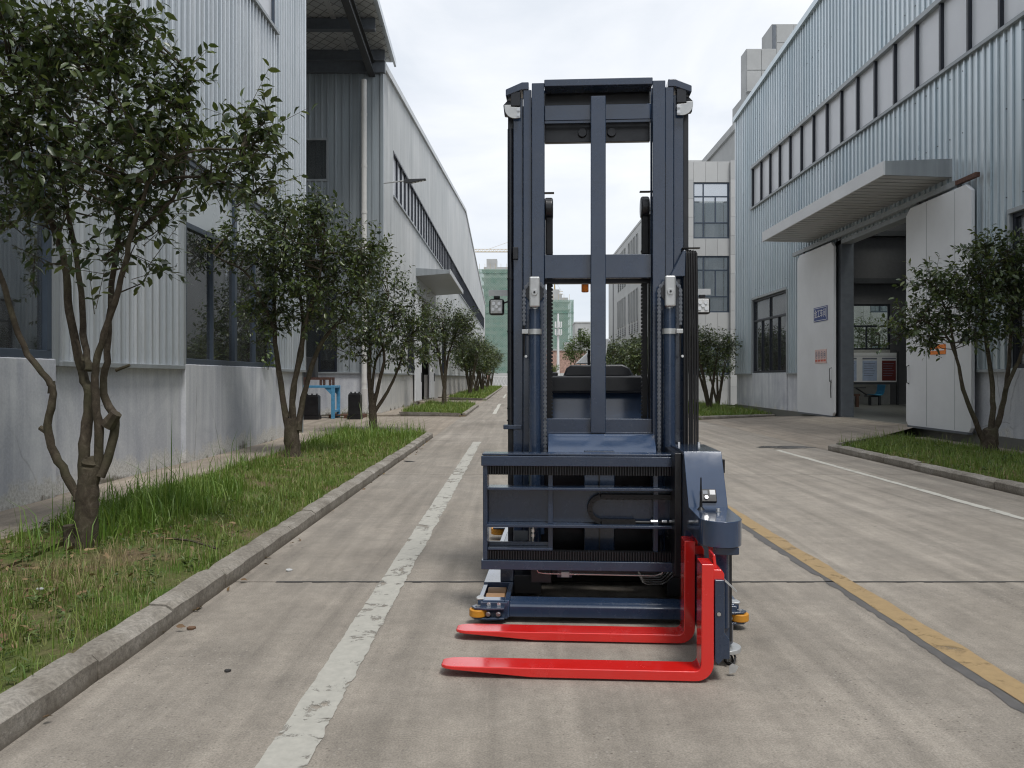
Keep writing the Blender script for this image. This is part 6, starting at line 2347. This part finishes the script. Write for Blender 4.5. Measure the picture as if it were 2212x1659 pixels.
# --- front axle beam, straddle legs, load wheels, guide rollers
bm_ = MB().prism([(-0.02, 0.036), (-0.02, 0.098), (-0.005, 0.112), (0.085, 0.130), (0.10, 0.12), (0.10, 0.036)], 'x', -0.575, 0.575)
part(bm_, 'axle_beam', TB, 0.004)
for s in (-1, 1):
    def XS(a, b):
        return tuple(sorted((s * a, s * b)))
    def leg_box(a, b, y0, y1, z0, z1, nm, mat, bev=0.004, par=None):
        x0, x1 = XS(a, b)
        return bx_(x0, x1, y0, y1, z0, z1, nm, mat, bev, par)
    # leg built round the wheel well
    mb = MB()
    for (a, b, y0, y1) in ((0.575, 0.605, -0.02, 0.36), (0.735, 0.765, 0.0, 0.36), (0.605, 0.735, -0.02, 0.055), (0.575, 0.765, 0.36, 2.3)):
        x0, x1 = XS(a, b)
        mb.box(x0, x1, y0, y1, 0.032, 0.132 + (0.01 if y1 > 1 else 0))
    part(mb, 'straddle_leg', TG, 0.004)
    leg_box(0.575, 0.66, 0.38, 1.0, 0.142, 0.34, 'leg_bracket', TB, 0.004)
    leg_box(0.40, 0.575, 0.40, 0.9, 0.06, 0.18, 'leg_tie', TD, 0.004)
    for yc in (0.135, 0.272):
        x0, x1 = XS(0.612, 0.728)
        w_ = part(MB().cyl((x0, yc, 0.0655), 0.0655, x1 - x0, 'x', 32), 'load_wheel', M['poly_brown'], 0.006)
        part(MB().cyl((x0 - 0.006, yc, 0.0655), 0.018, x1 - x0 + 0.012, 'x', 14), 'axle', BS, 0, w_)
    # guide roller with bracket
    x0, x1 = XS(0.60, 0.80)
    br_ = leg_box(0.585, 0.745, -0.042, -0.021, 0.03, 0.125, 'roller_bracket', TB, 0.004)
    for zz in (0.036, 0.094):
        arm = [(s * 0.60, -0.042), (s * 0.60, -0.085), (s * 0.70, -0.10), (s * 0.775, -0.088), (s * 0.797, -0.05), (s * 0.775, -0.015), (s * 0.745, -0.021)]
        part(MB().prism(arm, 'z', zz, zz + 0.012), 'roller_arm', TB, 0.003, br_)
    ro_ = part(MB().cyl((s * 0.757, -0.052, 0.0495), 0.052, 0.043, 'z', 32), 'guide_roller', M['poly_yellow'], 0.006)
    part(MB().cyl((s * 0.757, -0.052, 0.0485), 0.016, 0.062, 'z', 14), 'roller_pin', BS, 0, ro_)
    for xx in (0.635, 0.695):
        bolt((s * xx, -0.086, 0.070), '-y', 0.010, 0.012, br_)
        bolt((s * xx, -0.042, 0.114), '-y', 0.0085, 0.012, br_)
    part(MB().prism([(s * 0.725, 0.0), (s * 0.768, -0.005), (s * 0.778, 0.02), (s * 0.766, 0.06), (s * 0.735, 0.06)], 'z', 0.128, 0.139), 'corner_glint', ZN, 0.003)  # bright plate stands in for the sky glint on the leg corner
    # rear guide roller, red reflector
    rr_ = part(MB().cyl((s * 0.84, 2.42, 0.045), 0.065, 0.055, 'z', 28), 'guide_roller', M['poly_yellow'], 0.006)
    leg_box(0.60, 0.88, 2.33, 2.47, 0.105, 0.118, 'roller_arm', TB, 0.003, rr_)
    leg_box(0.585, 0.61, 2.20, 2.30, 0.2, 0.9, 'red_marker', M['red_plastic'], 0.003)

# --- chassis and driver's place behind the mast
bx_(-0.58, 0.58, 0.86, 2.35, 0.09, 0.95, 'chassis', TB, 0.012)
part(MB().prism([(1.42, 0.95), (1.52, 1.33), (1.56, 1.33), (1.56, 0.95)], 'x', -0.54, 0.54), 'front_panel', TG, 0.008)
bx_(-0.56, 0.56, 1.40, 1.75, 1.33, 1.462, 'dashboard', TD, 0.02)
hump = [(-0.26, 1.455), (-0.235, 1.52), (-0.20, 1.545), (0.20, 1.548), (0.25, 1.525), (0.29, 1.455)]
part(MB().prism(hump, 'y', 1.48, 1.66), 'console_hood', TD, 0.015)
bx_(-0.54, -0.30, 1.45, 1.62, 1.455, 1.490, 'console_tray', TD, 0.012)
part(MB().tube([(-0.33, 1.42, 1.10), (0.40, 1.42, 1.10)], 0.012, 8), 'cylinder_rod', BS, 0, smooth=True)
bx_(-0.37, -0.26, 1.40, 1.44, 1.09, 1.135, 'valve_block', BS, 0.003)
st_ = bx_(-0.26, 0.26, 2.00, 2.12, 0.95, 1.50, 'seat_back', TK, 0.04)
part(MB().prism([(-0.16, 1.56), (0.10, 1.56), (0.09, 1.60), (0.02, 1.66), (-0.03, 1.68), (-0.10, 1.62)], 'y', 1.92, 2.0), 'seat_wrap', M['plastic_wrap'], 0.01, st_)
part(MB().tube([(-0.045, 1.75, 1.46), (-0.05, 1.76, 1.62), (-0.035, 1.75, 1.67)], [0.014, 0.016, 0.026], 8), 'control_lever', TK, 0, smooth=True)
part(MB().prism([(0.055, 1.60), (0.085, 1.60), (0.105, 1.73), (0.13, 1.75), (0.11, 1.765), (0.06, 1.765)], 'y', 1.80, 1.84), 'wrapped_mirror', M['plastic_wrap'], 0.006)
for s in (-1, 1):
    bx_(min(s * 0.53, s * 0.58), max(s * 0.53, s * 0.58), 1.06, 1.14, 0.95, 2.18, 'guard_post', TB, 0.008)
    wlp = empty('work_light', (s * 0.745, 1.12, 1.965))
    wlp.parent = TR
    bo = bx_(-0.055, 0.055, -0.03, 0.03, -0.060, 0.060, 'lamp_housing', TK, 0.018, wlp)
    bx_(-0.043, 0.043, -0.034, -0.028, -0.048, 0.048, 'lens', M['lamp_lens'], 0.012, wlp)
    for (a, b) in ((-0.02, 0.022), (0.02, 0.022), (-0.024, -0.02), (0.024, -0.02), (0, 0.0)):
        part(MB().cyl((a, -0.039, b), 0.013, 0.006, 'y', 12, 0.009), 'reflector', BS, 0, wlp, True)
    bx_(-0.022, 0.022, -0.01, 0.02, 0.060, 0.082, 'hinge', TK, 0.004, wlp)
    part(MB().box(-0.06 if s < 0 else -0.17, 0.17 if s < 0 else 0.06, 0.0, 0.006, 0.082, 0.125), 'bracket_plate', ZN, 0.0, wlp)
    part(MB().tube([(-s * 0.05, 0.01, 0.03), (-s * 0.09, 0.01, 0.045), (-s * 0.17, 0.01, 0.035)], 0.006, 6), 'cable', M['rubber_hose'], 0, wlp, True)
bx_(-0.58, 0.58, 1.06, 1.14, 2.18, 2.205, 'guard_bar', TB, 0.005)
be = part(MB().cyl((-0.10, 1.1, 2.068), 0.026, 0.062, 'z', 18), 'beacon', M['orange'], 0.006)
part(MB().cyl((-0.10, 1.1, 2.130), 0.036, 0.055, 'z', 18), 'beacon_base', TK, 0.0, be)
